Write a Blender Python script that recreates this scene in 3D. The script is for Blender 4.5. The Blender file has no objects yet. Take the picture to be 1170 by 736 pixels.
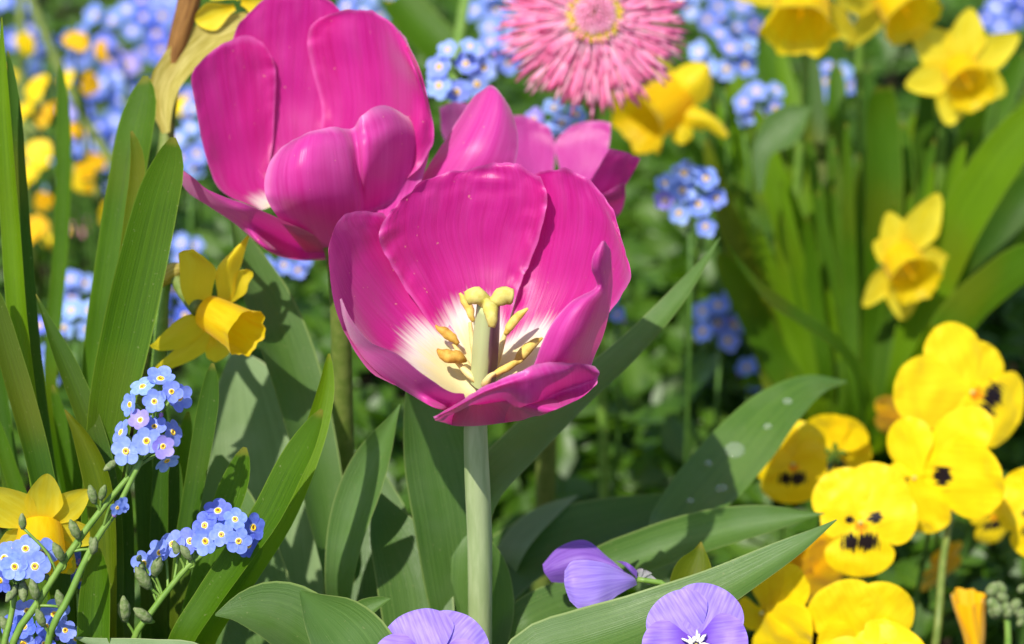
import bpy, math, random
import numpy as np
from mathutils import Vector, noise
rnd = random.Random(7)
R = math.radians
C = bpy.context.scene.collection
SC = bpy.context.scene
SC.unit_settings.scale_length = 0.01          # one unit is one centimetre

# ---------------------------------------------------------------- camera, sky, sun, exposure
PITCH = R(27.0); CAMH = 53.0; LENS = 85.0
cam = bpy.data.cameras.new('camera'); camo = bpy.data.objects.new('camera', cam); C.objects.link(camo)
camo.location = (0, 0, CAMH); camo.rotation_euler = (math.pi/2 - PITCH, 0, 0)
cam.lens = LENS; cam.sensor_width = 36; cam.clip_start = 1; cam.clip_end = 20000
cam.dof.use_dof = True; cam.dof.focus_distance = 63.0; cam.dof.aperture_fstop = 0.108
cam.dof.aperture_blades = 0
SC.camera = camo
SUN_EL, SUN_AZ = 56.0, 212.0                  # azimuth clockwise from +Y: the sun stands left of and behind the camera
az, el = R(SUN_AZ), R(SUN_EL)
SUND = Vector((math.sin(az)*math.cos(el), math.cos(az)*math.cos(el), math.sin(el)))
w = bpy.data.worlds.new('World'); SC.world = w; w.use_nodes = True
nt = w.node_tree
sky = nt.nodes.new('ShaderNodeTexSky'); sky.sky_type = 'NISHITA'; sky.sun_disc = False
sky.sun_elevation = el; sky.sun_rotation = az
bg = nt.nodes['Background']; bg.inputs['Strength'].default_value = 0.14
nt.links.new(sky.outputs[0], bg.inputs['Color'])
sl = bpy.data.lights.new('sun', 'SUN'); sl.energy = 4.6; sl.angle = R(0.53); sl.color = (1.0, 0.95, 0.87)
so = bpy.data.objects.new('sun', sl); C.objects.link(so)
so.rotation_euler = SUND.to_track_quat('Z', 'Y').to_euler()
so.location = (-60, -40, 150)
vs = SC.view_settings
vs.view_transform = 'Standard'; vs.look = 'None'; vs.gamma = 1; vs.use_curve_mapping = False; vs.exposure = 0.47
SC.cycles.max_bounces = 10; SC.cycles.diffuse_bounces = 4; SC.cycles.transmission_bounces = 6

# ---------------------------------------------------------------- projection helpers
FW = Vector((0, math.cos(PITCH), -math.sin(PITCH)))
UP = Vector((0, math.sin(PITCH), math.cos(PITCH)))
RT = Vector((1, 0, 0))
CP = Vector((0, 0, CAMH))
KPX = (18.0/LENS)/585.0
def P(px, py, d):
    """a point of the garden at distance d along the line of sight through a spot of the photograph"""
    return CP + (FW + RT*((px-585)*KPX) - UP*((py-368)*KPX))*d
def cdir(x, y, z):
    """direction given as right, up, towards the viewer"""
    return (RT*x + UP*y - FW*z).normalized()
def CR(pts, n):
    """Catmull-Rom through pts (k,dim) -> (n,dim)"""
    p = np.asarray(pts, float)
    if p.ndim == 1: p = p[:, None]
    k = len(p)
    if k == 1: return np.repeat(p, n, 0)
    e = np.vstack([2*p[0]-p[1], p, 2*p[-1]-p[-2]])
    t = np.linspace(0, k-1-1e-9, n); i = t.astype(int); f = (t-i)[:, None]
    a, b, c, d = e[i], e[i+1], e[i+2], e[i+3]
    return 0.5*((2*b)+(-a+c)*f+(2*a-5*b+4*c-d)*f**2+(-a+3*b-3*c+d)*f**3)
def CK(pts, n, extra=None):
    """smooth curve with knots spaced by distance, so long last reaches do not overshoot"""
    p = np.asarray(pts, float); k = len(p)
    h = np.maximum(np.linalg.norm(np.diff(p, axis=0), axis=1), 1e-4)**.6
    x = np.concatenate([[0], np.cumsum(h)]); sl_ = np.diff(p, axis=0)/h[:, None]
    m = np.zeros_like(p); m[0] = sl_[0]; m[-1] = sl_[-1]
    for i in range(1, k-1): m[i] = (sl_[i-1]*h[i]+sl_[i]*h[i-1])/(h[i]+h[i-1])
    t = np.linspace(0, x[-1]-1e-9, n); i = np.clip(np.searchsorted(x, t, side='right')-1, 0, k-2)
    f = ((t-x[i])/h[i])[:, None]; hh = h[i][:, None]
    q = (2*f**3-3*f**2+1)*p[i]+(f**3-2*f**2+f)*hh*m[i]+(-2*f**3+3*f**2)*p[i+1]+(f**3-f**2)*hh*m[i+1]
    if extra is None: return q
    return q, np.interp(t, x, np.asarray(extra, float))
def lerp1(vals, n):
    v = np.asarray(vals, float); return np.interp(np.linspace(0, 1, n), np.linspace(0, 1, len(v)), v)

# ---------------------------------------------------------------- mesh containers
class MB:
    def __init__(s): s.v = []; s.f = []; s.uv = []
    def grid(s, arr, u=None, v=None, close=False):
        arr = np.asarray(arr, float); nv, nu = arr.shape[:2]
        if u is None: u = np.tile(np.linspace(0, 1, nu), (nv, 1))
        if v is None: v = np.tile(np.linspace(0, 1, nv)[:, None], (1, nu))
        o = len(s.v)
        s.v += [tuple(x) for x in arr.reshape(-1, 3)]
        s.uv += list(zip(np.asarray(u, float).ravel(), np.asarray(v, float).ravel()))
        for j in range(nv-1):
            for i in range(nu-1 if not close else nu):
                i2 = (i+1) % nu
                s.f.append((o+j*nu+i, o+j*nu+i2, o+(j+1)*nu+i2, o+(j+1)*nu+i))
        return s
    def tube(s, pts, rad, n=8, m=None, cap=True):
        pts = [Vector(p) for p in pts]
        m = m or max(6, 4*len(pts))
        c = CK([tuple(p) for p in pts], m); r = lerp1(rad, m)
        rows = []; ref = None
        for i in range(m):
            t = Vector(c[min(i+1, m-1)]) - Vector(c[max(i-1, 0)])
            t = t.normalized() if t.length > 1e-9 else Vector((0, 0, 1))
            if ref is None: ref = t.orthogonal().normalized()
            ref = (ref - t*ref.dot(t)).normalized(); b = t.cross(ref)
            rows.append([Vector(c[i]) + (ref*math.cos(a)+b*math.sin(a))*r[i] for a in [2*math.pi*k/n for k in range(n)]])
        if cap:
            rows.insert(0, [Vector(c[0])]*n); rows.append([Vector(c[-1])]*n)
        arr = np.array([[tuple(p) for p in row] for row in rows])
        return s.grid(arr, close=True)
    def ball(s, c, r, axis=(0, 0, 1), stretch=1.0, n=10, m=7):
        ax = Vector(axis).normalized(); e1 = ax.orthogonal().normalized(); e2 = ax.cross(e1); c = Vector(c)
        rows = []
        for j in range(m):
            a = math.pi*j/(m-1)
            rows.append([tuple(c + ax*(-math.cos(a)*r*stretch) + (e1*math.cos(b)+e2*math.sin(b))*(math.sin(a)*r)) for b in [2*math.pi*k/n for k in range(n)]])
        return s.grid(np.array(rows), close=True)
    def mesh(s, name, mat, org=Vector((0, 0, 0))):
        me = bpy.data.meshes.new(name)
        vv = np.array(s.v, float) - np.array(org)
        me.from_pydata(vv.tolist(), [], s.f); 
        ul = me.uv_layers.new(name='UVMap')
        li = np.empty(len(me.loops), int); me.loops.foreach_get('vertex_index', li)
        uv = np.array(s.uv, float)[li]
        ul.data.foreach_set('uv', uv.ravel())
        me.polygons.foreach_set('use_smooth', [True]*len(me.polygons))
        me.materials.append(mat); me.update()
        return me

def tag(o, label, cat, group=None, kind=None):
    if label: o['label'] = label
    if cat: o['category'] = cat
    if group: o['group'] = group
    if kind: o['kind'] = kind
class Thing:
    """an Empty at the thing's base; its parts are meshes parented to it"""
    def __init__(s, name, label, cat, loc, group=None):
        s.o = bpy.data.objects.new(name, None); C.objects.link(s.o)
        s.o.empty_display_size = 0.5
        s.loc = Vector(loc); s.o.location = s.loc
        tag(s.o, label, cat, group)
    def add(s, name, mb, mat, parent=None, label=None):
        o = bpy.data.objects.new(name, mb.mesh(name, mat, s.loc)); C.objects.link(o)
        o.parent = parent or s.o
        if label: o['label'] = label
        return o
    def inst(s, name, me, loc, rot, scale, parent=None):
        o = bpy.data.objects.new(name, me); C.objects.link(o)
        o.parent = parent or s.o; o.location = Vector(loc) - s.loc
        o.rotation_mode = 'QUATERNION'; o.rotation_quaternion = rot; o.scale = (scale,)*3 if not hasattr(scale, '__len__') else scale
        return o
def single(name, mb, mat, label, cat, group=None, kind=None, org=None):
    org = Vector(org) if org is not None else Vector(np.array(mb.v).mean(0))
    o = bpy.data.objects.new(name, mb.mesh(name, mat, org)); o.location = org; C.objects.link(o)
    tag(o, label, cat, group, kind)
    return o

# ---------------------------------------------------------------- materials
class NT:
    def __init__(s, name):
        s.m = bpy.data.materials.new(name); s.m.use_nodes = True; s.t = s.m.node_tree
        s.t.nodes.clear(); s.out = s.n('ShaderNodeOutputMaterial')
    def n(s, k, **kw):
        x = s.t.nodes.new(k)
        for a, b in kw.items(): setattr(x, a, b)
        return x
    def l(s, a, b): s.t.links.new(a, b)
    def put(s, v, sock):
        if hasattr(v, 'is_linked') or hasattr(v, 'links'): s.l(v, sock)
        elif isinstance(v, tuple) and len(v) == 3 and sock.type == 'RGBA': sock.default_value = (*v, 1)
        else: sock.default_value = v
    def math(s, op, a, b=0.0, clamp=False):
        x = s.n('ShaderNodeMath', operation=op, use_clamp=clamp); s.put(a, x.inputs[0]); s.put(b, x.inputs[1]); return x.outputs[0]
    def mix(s, f, a, b):
        x = s.n('ShaderNodeMix', data_type='RGBA'); s.put(f, x.inputs[0]); s.put(a, x.inputs[6]); s.put(b, x.inputs[7]); return x.outputs[2]
    def smooth(s, v, lo, hi, a=0.0, b=1.0):
        x = s.n('ShaderNodeMapRange', interpolation_type='SMOOTHSTEP')
        s.put(v, x.inputs[0]); x.inputs[1].default_value = lo; x.inputs[2].default_value = hi; x.inputs[3].default_value = a; x.inputs[4].default_value = b
        return x.outputs[0]
    def uv(s):
        x = s.n('ShaderNodeUVMap'); x.uv_map = 'UVMap'; y = s.n('ShaderNodeSeparateXYZ'); s.l(x.outputs[0], y.inputs[0])
        s.uvo = x.outputs[0]; return y.outputs[0], y.outputs[1]
    def noise(s, vec=None, scale=5.0, detail=3.0, stretch=None, rough=0.55):
        x = s.n('ShaderNodeTexNoise'); x.inputs['Scale'].default_value = scale; x.inputs['Detail'].default_value = detail; x.inputs['Roughness'].default_value = rough
        if vec is None:
            g = s.n('ShaderNodeTexCoord'); vec = g.outputs['Object']
        if stretch:
            mp = s.n('ShaderNodeMapping'); mp.inputs['Scale'].default_value = stretch; s.l(vec, mp.inputs[0]); vec = mp.outputs[0]
        s.l(vec, x.inputs['Vector']); return x.outputs['Fac']
    def finish(s, col, trcol=None, tr=0.0, rough=0.5, bump=None, bstr=0.2, bdist=0.05, spec=0.5, sheen=0.0, coat=0.0):
        p = s.n('ShaderNodeBsdfPrincipled'); s.put(col, p.inputs['Base Color']); s.put(rough, p.inputs['Roughness'])
        p.inputs['Specular IOR Level'].default_value = spec
        if sheen:
            p.inputs['Sheen Weight'].default_value = sheen; p.inputs['Sheen Roughness'].default_value = 0.4
        if coat: p.inputs['Coat Weight'].default_value = coat; p.inputs['Coat Roughness'].default_value = 0.25
        if bump is not None:
            b = s.n('ShaderNodeBump'); b.inputs['Strength'].default_value = bstr; b.inputs['Distance'].default_value = bdist
            s.l(bump, b.inputs['Height']); s.l(b.outputs[0], p.inputs['Normal'])
        sh = p.outputs[0]
        if tr:
            t = s.n('ShaderNodeBsdfTranslucent'); s.put(trcol if trcol is not None else col, t.inputs['Color'])
            if bump is not None: s.l(b.outputs[0], t.inputs['Normal'])
            x = s.n('ShaderNodeMixShader'); x.inputs[0].default_value = tr; s.l(sh, x.inputs[1]); s.l(t.outputs[0], x.inputs[2]); sh = x.outputs[0]
        s.l(sh, s.out.inputs['Surface']); return s.m

def tulip_mat(name, c1, c2, edge, cream=True, tr=0.35, trc=(.80, .018, .30)):
    g = NT(name); u, v = g.uv()
    st = g.noise(g.uvo, 1.0, 4.0, (46, 2.2, 1)); st2 = g.noise(g.uvo, 1.0, 3.0, (7, 2.0, 1))
    vein = g.noise(g.uvo, 1.0, 2.0, (120, 1.4, 1))
    col = g.mix(g.smooth(st, .25, .78), c1, c2)
    col = g.mix(g.math('MULTIPLY', g.smooth(vein, .5, .72), .28), col, (c1[0]*.82, c1[1]*.6, c1[2]*.85))
    hs = g.math('ADD', g.math('MULTIPLY', st, .6), g.math('MULTIPLY', vein, .5))
    col = g.mix(g.math('MULTIPLY', g.smooth(st2, .40, .75), .16), col, edge)
    e = g.math('ABSOLUTE', g.math('SUBTRACT', u, .5))
    vv = g.math('MAXIMUM', e, g.math('MULTIPLY', v, .5))
    ed = g.smooth(g.math('ADD', vv, g.math('MULTIPLY', g.math('SUBTRACT', st2, .5), .05)), .455, .5)
    col = g.mix(g.math('MULTIPLY', ed, .65), col, edge)
    trn = trc
    if cream:
        sv = g.math('ADD', v, g.math('MULTIPLY', g.math('SUBTRACT', st, .5), .12))
        e2 = g.math('MULTIPLY', g.math('MULTIPLY', e, e), .32)
        sv = g.math('ADD', sv, e2)
        pale = g.smooth(sv, .285, .20); yel = g.smooth(sv, .235, .12)
        col = g.mix(pale, col, (.86, .74, .70)); col = g.mix(yel, col, (.84, .74, .36))
        trn = g.mix(pale, trc, (.85, .75, .45))
    sp = g.noise(None, 7.0, 1.0); col = g.mix(g.math('MULTIPLY', g.smooth(sp, .76, .79), .5), col, (.85, .45, .25))
    return g.finish(col, trn, tr, .40, hs, .5, .03, spec=.4, sheen=.25)
M = {}
M['tulip_in'] = tulip_mat('tulip_petal_inside', (.47, .007, .185), (.57, .018, .265), (.68, .13, .44))
M['tulip_out'] = tulip_mat('tulip_petal_outside', (.53, .025, .27), (.63, .065, .375), (.76, .25, .55), cream=False)
M['tulip_far'] = tulip_mat('tulip_petal_mauve', (.46, .025, .24), (.56, .075, .36), (.64, .18, .48), cream=False)

def petal_mat(name, c1, c2, base=None, tr=.4, trc=None, streak=(30, 2, 1), rough=.5, tipc=None, bstr=.3):
    g = NT(name); u, v = g.uv()
    st = g.noise(g.uvo, 1.0, 3.0, streak); n2 = g.noise(None, .9, 2.0)
    col = g.mix(g.smooth(st, .35, .65), c1, c2)
    col = g.mix(g.math('MULTIPLY', g.smooth(n2, .4, .7), .3), col, c1)
    if base: col = g.mix(g.smooth(v, .45, .0), col, base)
    if tipc: col = g.mix(g.smooth(v, .3, .95), col, tipc)
    return g.finish(col, trc or col, tr, rough, st, bstr, .02, spec=.3, sheen=.15)
M['daff_tepal'] = petal_mat('daffodil_tepal', (.89, .68, .010), (.92, .76, .03), (.87, .62, .008), tr=.55, trc=(.97, .80, .03))
M['daff_pale'] = petal_mat('daffodil_pale_tepal', (.86, .68, .02), (.90, .76, .05), (.85, .60, .01))
M['daff_corona'] = petal_mat('daffodil_corona', (.95, .67, .004), (.97, .76, .012), tr=.62)
M['daff_corona_deep'] = petal_mat('daffodil_orange_corona', (.95, .60, .003), (.97, .68, .008), tr=.62)
M['papery'] = petal_mat('withered_papery_sheath', (.44, .36, .05), (.70, .60, .17), tr=.5, streak=(22, 1.2, 1), rough=.55)
M['brown'] = petal_mat('dry_brown_sheath', (.15, .06, .012), (.34, .17, .04), tr=.2, streak=(14, 3.5, 1), rough=.75, bstr=.8)

def pansy_mat(name, c1, c2, kind, dark=(.010, .004, .006), tr=.35):
    g = NT(name); u, v = g.uv()                    # uv in petal lengths: x across, y outwards
    nz = g.noise(None, 4.0, 2.0)
    st = g.noise(g.uvo, 1.0, 3.0, (22, 1.5, 1))
    col = g.mix(g.smooth(st, .35, .68), c1, c2)
    def ell(cx, cy, rx, ry):
        a = g.math('DIVIDE', g.math('SUBTRACT', u, cx), rx); b = g.math('DIVIDE', g.math('SUBTRACT', v, cy), ry)
        d = g.math('SQRT', g.math('ADD', g.math('MULTIPLY', a, a), g.math('MULTIPLY', b, b)))
        d = g.math('ADD', d, g.math('MULTIPLY', g.math('SUBTRACT', st, .5), 3.2))
        return g.smooth(d, 1.06, .92)
    if kind == 'lower':
        m = g.math('MAXIMUM', ell(-.15, .36, .20, .17), ell(.15, .36, .20, .17)); col = g.mix(m, col, dark)
        col = g.mix(ell(0, .08, .12, .10), col, (.86, .30, .0))
    elif kind == 'side':
        col = g.mix(ell(0, .27, .11, .12), col, dark)
    elif kind == 'violet_lower':
        col = g.mix(g.smooth(v, .55, .2), col, (.10, .02, .35))
    elif kind == 'violet_side':
        col = g.mix(g.smooth(v, .6, .15), col, (.16, .05, .50))
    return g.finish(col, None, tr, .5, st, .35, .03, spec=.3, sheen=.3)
YA, YB = (.90, .62, .001), (.93, .70, .004)
M['pansy_up'] = pansy_mat('pansy_upper_petal', YA, YB, 'up')
M['pansy_side'] = pansy_mat('pansy_side_petal', YA, YB, 'side')
M['pansy_low'] = pansy_mat('pansy_lower_petal', YA, YB, 'lower')
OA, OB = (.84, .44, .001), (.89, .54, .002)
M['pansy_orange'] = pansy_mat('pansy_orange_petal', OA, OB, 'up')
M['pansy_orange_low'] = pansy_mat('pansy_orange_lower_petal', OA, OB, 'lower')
VA, VB = (.28, .16, .66), (.38, .26, .78)
M['viola_up'] = pansy_mat('viola_upper_petal', (.30, .19, .70), (.42, .30, .82), 'up')
M['viola_side'] = pansy_mat('viola_side_petal', (.30, .17, .74), (.38, .25, .82), 'violet_side')
M['viola_dark'] = pansy_mat('viola_rear_petal', (.20, .08, .44), (.27, .13, .54), 'up')
def floret_mat(name, c1, c2):
    g = NT(name); u, v = g.uv()
    r = g.math('SQRT', g.math('ADD', g.math('MULTIPLY', u, u), g.math('MULTIPLY', v, v)))
    nz = g.noise(g.uvo, 3.0, 2.0)
    oi = g.n('ShaderNodeObjectInfo')
    col = g.mix(g.smooth(nz, .3, .7), c1, c2)
    col = g.mix(g.math('MULTIPLY', oi.outputs['Random'], .3), col, (.27, .24, .78))
    col = g.mix(g.smooth(r, .31, .23), col, (.80, .80, .86))
    return g.finish(col, None, .35, .5, None, spec=.3, sheen=.1)
M['fm_blue'] = floret_mat('floret_sky_blue', (.19, .30, .85), (.28, .41, .91))
M['fm_lilac'] = floret_mat('floret_young_lilac', (.34, .27, .78), (.42, .35, .84))
M['fm_pale'] = floret_mat('floret_pale_blue', (.26, .42, .88), (.37, .54, .92))
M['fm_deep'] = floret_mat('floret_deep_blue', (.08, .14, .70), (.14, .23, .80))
def plain(name, c1, c2, rough=.5, tr=0.0, scale=3.0, bstr=.2, spec=.4, trc=None, stretch=None):
    g = NT(name); nz = g.noise(None, scale, 4.0, stretch)
    return g.finish(g.mix(g.smooth(nz, .35, .65), c1, c2), trc, tr, rough, nz, bstr, .05, spec=spec)
M['fm_eye'] = plain('floret_yellow_eye', (.85, .50, .01), (.90, .60, .04), .5)
M['disc_yellow'] = plain('daisy_disc_yellow', (.88, .68, .04), (.92, .78, .25), .6, .2)
M['fm_throat'] = plain('floret_throat', (.20, .09, .01), (.35, .16, .02), .6)
M['stem'] = plain('fresh_green_stem', (.14, .27, .035), (.20, .33, .055), .45, .15)
M['stem_dark'] = plain('dark_green_stem', (.06, .14, .02), (.09, .19, .03), .45, .1)
M['stem_tulip'] = plain('glaucous_tulip_stem', (.32, .41, .17), (.43, .51, .25), .55, .15, scale=1.2, stretch=(3, 3, .4))
M['stem_olive'] = plain('olive_green_stem', (.13, .19, .03), (.19, .24, .05), .5, .15)
M['bud_pink'] = plain('pink_blue_bud', (.45, .22, .50), (.34, .26, .66), .6, .3)
M['bud'] = plain('hairy_green_bud', (.13, .20, .05), (.24, .28, .13), .8, .2, scale=9, bstr=.6)
M['stigma'] = plain('pale_yellow_stigma', (.60, .52, .10), (.72, .64, .18), .6, .25, scale=5)
M['anther'] = plain('brown_yellow_anther', (.42, .20, .02), (.62, .38, .06), .7, .1, scale=4)
M['anther_pale'] = plain('pale_yellow_anther', (.62, .42, .06), (.76, .58, .14), .7, .15, scale=4)
M['filament'] = plain('cream_filament', (.72, .60, .20), (.80, .70, .32), .5, .25)
M['sepal'] = plain('viola_sepal', (.20, .22, .20), (.30, .26, .30), .6, .2)
M['hair'] = plain('white_viola_hairs', (.80, .78, .70), (.88, .86, .80), .6, .3)
M['white'] = M['hair']
M['soil'] = plain('dark_garden_soil', (.012, .008, .005), (.035, .024, .015), .95, 0, scale=.8, bstr=.9, spec=.1)
g = NT('pistil_green_and_purple'); u, v = g.uv()
nz = g.noise(None, 2.5, 3.0, (3, 3, .5))
c = g.n('ShaderNodeTexCoord'); sx = g.n('ShaderNodeSeparateXYZ'); g.l(c.outputs['Normal'], sx.inputs[0])
side = g.smooth(g.math('ADD', sx.outputs[0], g.math('MULTIPLY', g.math('SUBTRACT', nz, .5), .5)), .28, .5)
M['pistil'] = g.finish(g.mix(side, (.50, .60, .26), (.24, .13, .14)), None, .12, .4, nz, .2, .04)

def leaf_mat(name, c1, c2, edge=None, vein=60, tr=.35, trc=(.22, .42, .02), rough=.42, pale=None, spec=.5, bstr=.35, coat=0):
    g = NT(name); u, v = g.uv()
    st = g.noise(g.uvo, 1.0, 2.0, (vein, .12, 1)); big = g.noise(None, .55, 3.0); fine = g.noise(None, 6.0, 3.0)
    col = g.mix(g.smooth(st, .3, .7), c1, c2)
    col = g.mix(g.math('MULTIPLY', g.smooth(big, .42, .68), .5), col, pale or c2)
    col = g.mix(g.math('MULTIPLY', g.smooth(fine, .60, .75), .25), col, c1)
    if edge:
        e = g.math('ABSOLUTE', g.math('SUBTRACT', u, .5)); col = g.mix(g.math('MULTIPLY', g.smooth(e, .465, .492), .8), col, edge)
    spk = g.noise(None, 11.0, 2.0)
    col = g.mix(g.math('MULTIPLY', g.smooth(spk, .68, .74), .45), col, (.24, .26, .10))
    if name.startswith('daffodil'):
        tipv = g.math('ADD', v, g.math('MULTIPLY', g.math('SUBTRACT', big, .5), .6))
        col = g.mix(g.math('MULTIPLY', g.smooth(tipv, .28, .02), .5), col, (.26, .20, .03))
        warm = g.noise(None, .22, 1.0); col = g.mix(g.math('MULTIPLY', g.smooth(warm, .5, .72), .5), col, (.12, .12, .003))
    rr = g.math('ADD', rough, g.math('MULTIPLY', g.math('SUBTRACT', fine, .5), .25))
    return g.finish(col, trc, tr, rr, st, bstr, .04, spec=spec, coat=coat)
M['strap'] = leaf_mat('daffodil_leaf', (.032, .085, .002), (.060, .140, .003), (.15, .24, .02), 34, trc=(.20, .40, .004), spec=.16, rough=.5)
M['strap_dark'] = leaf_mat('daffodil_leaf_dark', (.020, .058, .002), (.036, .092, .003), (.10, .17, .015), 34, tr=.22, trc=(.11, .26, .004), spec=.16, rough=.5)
M['strap_lime'] = leaf_mat('daffodil_leaf_lime', (.080, .170, .002), (.130, .250, .004), (.22, .34, .03), 30, tr=.45, trc=(.30, .50, .006), spec=.16, rough=.5)
M['strap_olive'] = leaf_mat('daffodil_leaf_olive', (.055, .095, .002), (.095, .140, .004), (.18, .21, .02), 34, trc=(.28, .34, .006), spec=.16, rough=.5)
M['tleaf'] = leaf_mat('tulip_leaf', (.060, .135, .020), (.105, .195, .040), (.26, .34, .10), 70, tr=.3, trc=(.20, .42, .03), rough=.42, pale=(.12, .20, .07), spec=.4)
M['tleaf_pale'] = leaf_mat('tulip_leaf_glaucous', (.13, .21, .075), (.19, .28, .11), (.34, .40, .18), 60, tr=.25, trc=(.22, .40, .08), rough=.55, pale=(.25, .33, .17), spec=.3)
M['tleaf_dark'] = leaf_mat('tulip_leaf_dark', (.046, .108, .014), (.078, .155, .028), (.20, .28, .07), 70, tr=.28, trc=(.14, .33, .02), rough=.45, pale=(.09, .15, .05), spec=.3)
M['bleaf'] = leaf_mat('broad_green_leaf', (.055, .130, .014), (.09, .180, .022), (.12, .22, .03), 12, tr=.3, trc=(.20, .40, .02), rough=.38, pale=(.12, .20, .05))
M['cover'] = leaf_mat('low_leafy_cover', (.022, .070, .003), (.062, .140, .007), None, 5, tr=.3, trc=(.16, .36, .005), rough=.42, pale=(.10, .19, .012), bstr=.5, spec=.35)

# ---------------------------------------------------------------- setting: soil sheet
mb = MB(); n = 90
xs = np.concatenate([[-6000, -1500, -400], np.linspace(-120, 120, n), [400, 1500, 6000]])
ys = np.concatenate([[-6000, -1000, -100], np.linspace(20, 220, n), [500, 1500, 9000]])
arr = np.zeros((len(ys), len(xs), 3))
for j, y in enumerate(ys):
    for i, x in enumerate(xs):
        h = noise.noise(Vector((x*.13, y*.13, 0)))*.9 + noise.noise(Vector((x*.5, y*.5, 3)))*.35 if abs(x) < 130 and 0 < y < 230 else 0
        arr[j, i] = (x, y, h-.5)
single('ground', mb.grid(arr), M['soil'], 'dark bare garden soil under the flowers', 'soil', kind='structure', org=(0, 0, 0))

# ---------------------------------------------------------------- builders
def surf(ctrl, nu=26, nv=34, ruf=0.0, rf=1.2, seed=0, edge_ruf=0.0):
    """smooth surface through a grid of world points (rows run from base to tip)"""
    c = np.array([[tuple(p) for p in row] for row in ctrl], float)
    a = np.stack([CR(row, nu) for row in c])                 # rows x nu x 3
    b = np.stack([CR(a[:, i], nv) for i in range(nu)], 1)    # nv x nu x 3
    if ruf or edge_ruf:
        for j in range(nv):
            for i in range(nu):
                e = max(abs(2*i/(nu-1)-1)**4, (j/(nv-1))**5)
                q = Vector(b[j, i])
                d = noise.noise(q*rf+Vector((seed*7.3, 0, 0)))*ruf + noise.noise(q*3.2+Vector((0, seed*3.1, 0)))*edge_ruf*e
                b[j, i] -= np.array(FW)*d - np.array(UP)*d*.4
    return b

PROF = [(-.4, .25), (0, .5), (.25, 1.5), (.7, 2.45), (1.4, 3.15), (2.6, 3.65), (4.2, 3.9), (6, 4.0), (9, 4.1)]
class Cup:
    def __init__(s, base, axis, rs, zs): s.b = Vector(base); s.a = Vector(axis).normalized(); s.rs = rs; s.zs = zs
    def fit(s, px, py, d0, mode, sc=1.0):
        """the depth at which the line of sight meets the far or near wall of a tulip cup"""
        ds = np.linspace(-6.5, 6.5, 261); fs = []
        for dd in ds:
            q = P(px, py, d0+dd)-s.b; z = q.dot(s.a); r = (q-s.a*z).length
            fs.append(r/sc/s.rs - np.interp(z/s.zs, [p[0] for p in PROF], [p[1] for p in PROF]))
        fs = np.array(fs); ins = np.where(fs < 0)[0]
        if len(ins) == 0: k = int(np.argmin(np.abs(fs))); return P(px, py, d0+ds[k])
        k = ins[-1] if mode == 'far' else ins[0]
        return P(px, py, d0+ds[k])

def ribbon(pts, wid, face=(0, .3, 1), cup=.16, tip=.08, n=44, nu=9, wave=0.0, seed=0, twist=0.0, mb=None):
    """a leaf along world points (tip first), full widths in cm at those points"""
    c, wd = CK([tuple(p) for p in pts], n, wid); wd = np.clip(np.convolve(np.pad(wd, 2, mode='edge'), np.ones(5)/5, mode='valid'), .02, None)
    s = np.linspace(0, 1, n)
    wd = wd*np.sqrt(np.clip(1-(1-np.minimum(1, (s+.002)/tip))**2, 0.0004, 1))
    hint0 = cdir(*face); arr = np.zeros((n, nu, 3)); L = 0; V = np.zeros((n, nu))
    for i in range(n):
        t = Vector(c[min(i+1, n-1)]-c[max(i-1, 0)]).normalized()
        h = hint0
        if twist:
            from mathutils import Quaternion
            h = Quaternion(t, twist*s[i]) @ h
        sd = t.cross(h)
        sd = sd.normalized() if sd.length > .05 else t.orthogonal().normalized()
        nn = sd.cross(t)
        if nn.dot(h) < 0: nn = -nn
        if i: L += float(np.linalg.norm(c[i]-c[i-1]))
        for j in range(nu):
            u = 2*j/(nu-1)-1
            wv = wave*wd[i]*u*abs(u)*noise.noise(Vector((L*.35, seed*5.7+(1 if u > 0 else 0)*9, 0)))
            arr[i, j] = np.array(Vector(c[i]) + sd*(u*wd[i]*.5) + nn*(cup*wd[i]*(u*u-.35)+wv))
            V[i, j] = L
    return (mb or MB()).grid(arr, None, V)
def W(pts, d=None):
    """photo spots -> world points; (px, py) uses depth d, (px, py, depth) its own"""
    k = len(pts); out = []
    for i, p in enumerate(pts):
        dd = p[2] if len(p) > 2 else (d if not isinstance(d, tuple) else d[0]+(d[1]-d[0])*i/(k-1))
        out.append(P(p[0], p[1], dd))
    return out
def leaf(pts, d, wid, base=None, **kw):
    """leaf from its photo spots, carried on down to the soil; wid in photo pixels"""
    q = W(pts, d); dep = [(p-CP).dot(FW) for p in q]
    ww = list(lerp1(wid, len(q))); ww = [a*KPX*b for a, b in zip(ww, dep)]
    last = q[-1]; b = Vector(base) if base is not None else Vector((last.x + (q[-1].x-q[-2].x)*.6, last.y+1.0, 0))
    if last.z > 2.5:
        q.append(last.lerp(b, .55)+Vector((0, 0, .4))); ww.append(ww[-1]*.8)
    q.append(Vector((b.x, b.y, -.6))); ww.append(ww[-1]*.7)
    return ribbon(q, ww, **kw)
def stemline(top, base, bow=0.0, out=(0, 0, 0)):
    top = Vector(top); base = Vector(base)
    return [top, top.lerp(base, .33)+Vector(out)*bow, top.lerp(base, .67)+Vector(out)*bow*.8, base]

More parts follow.
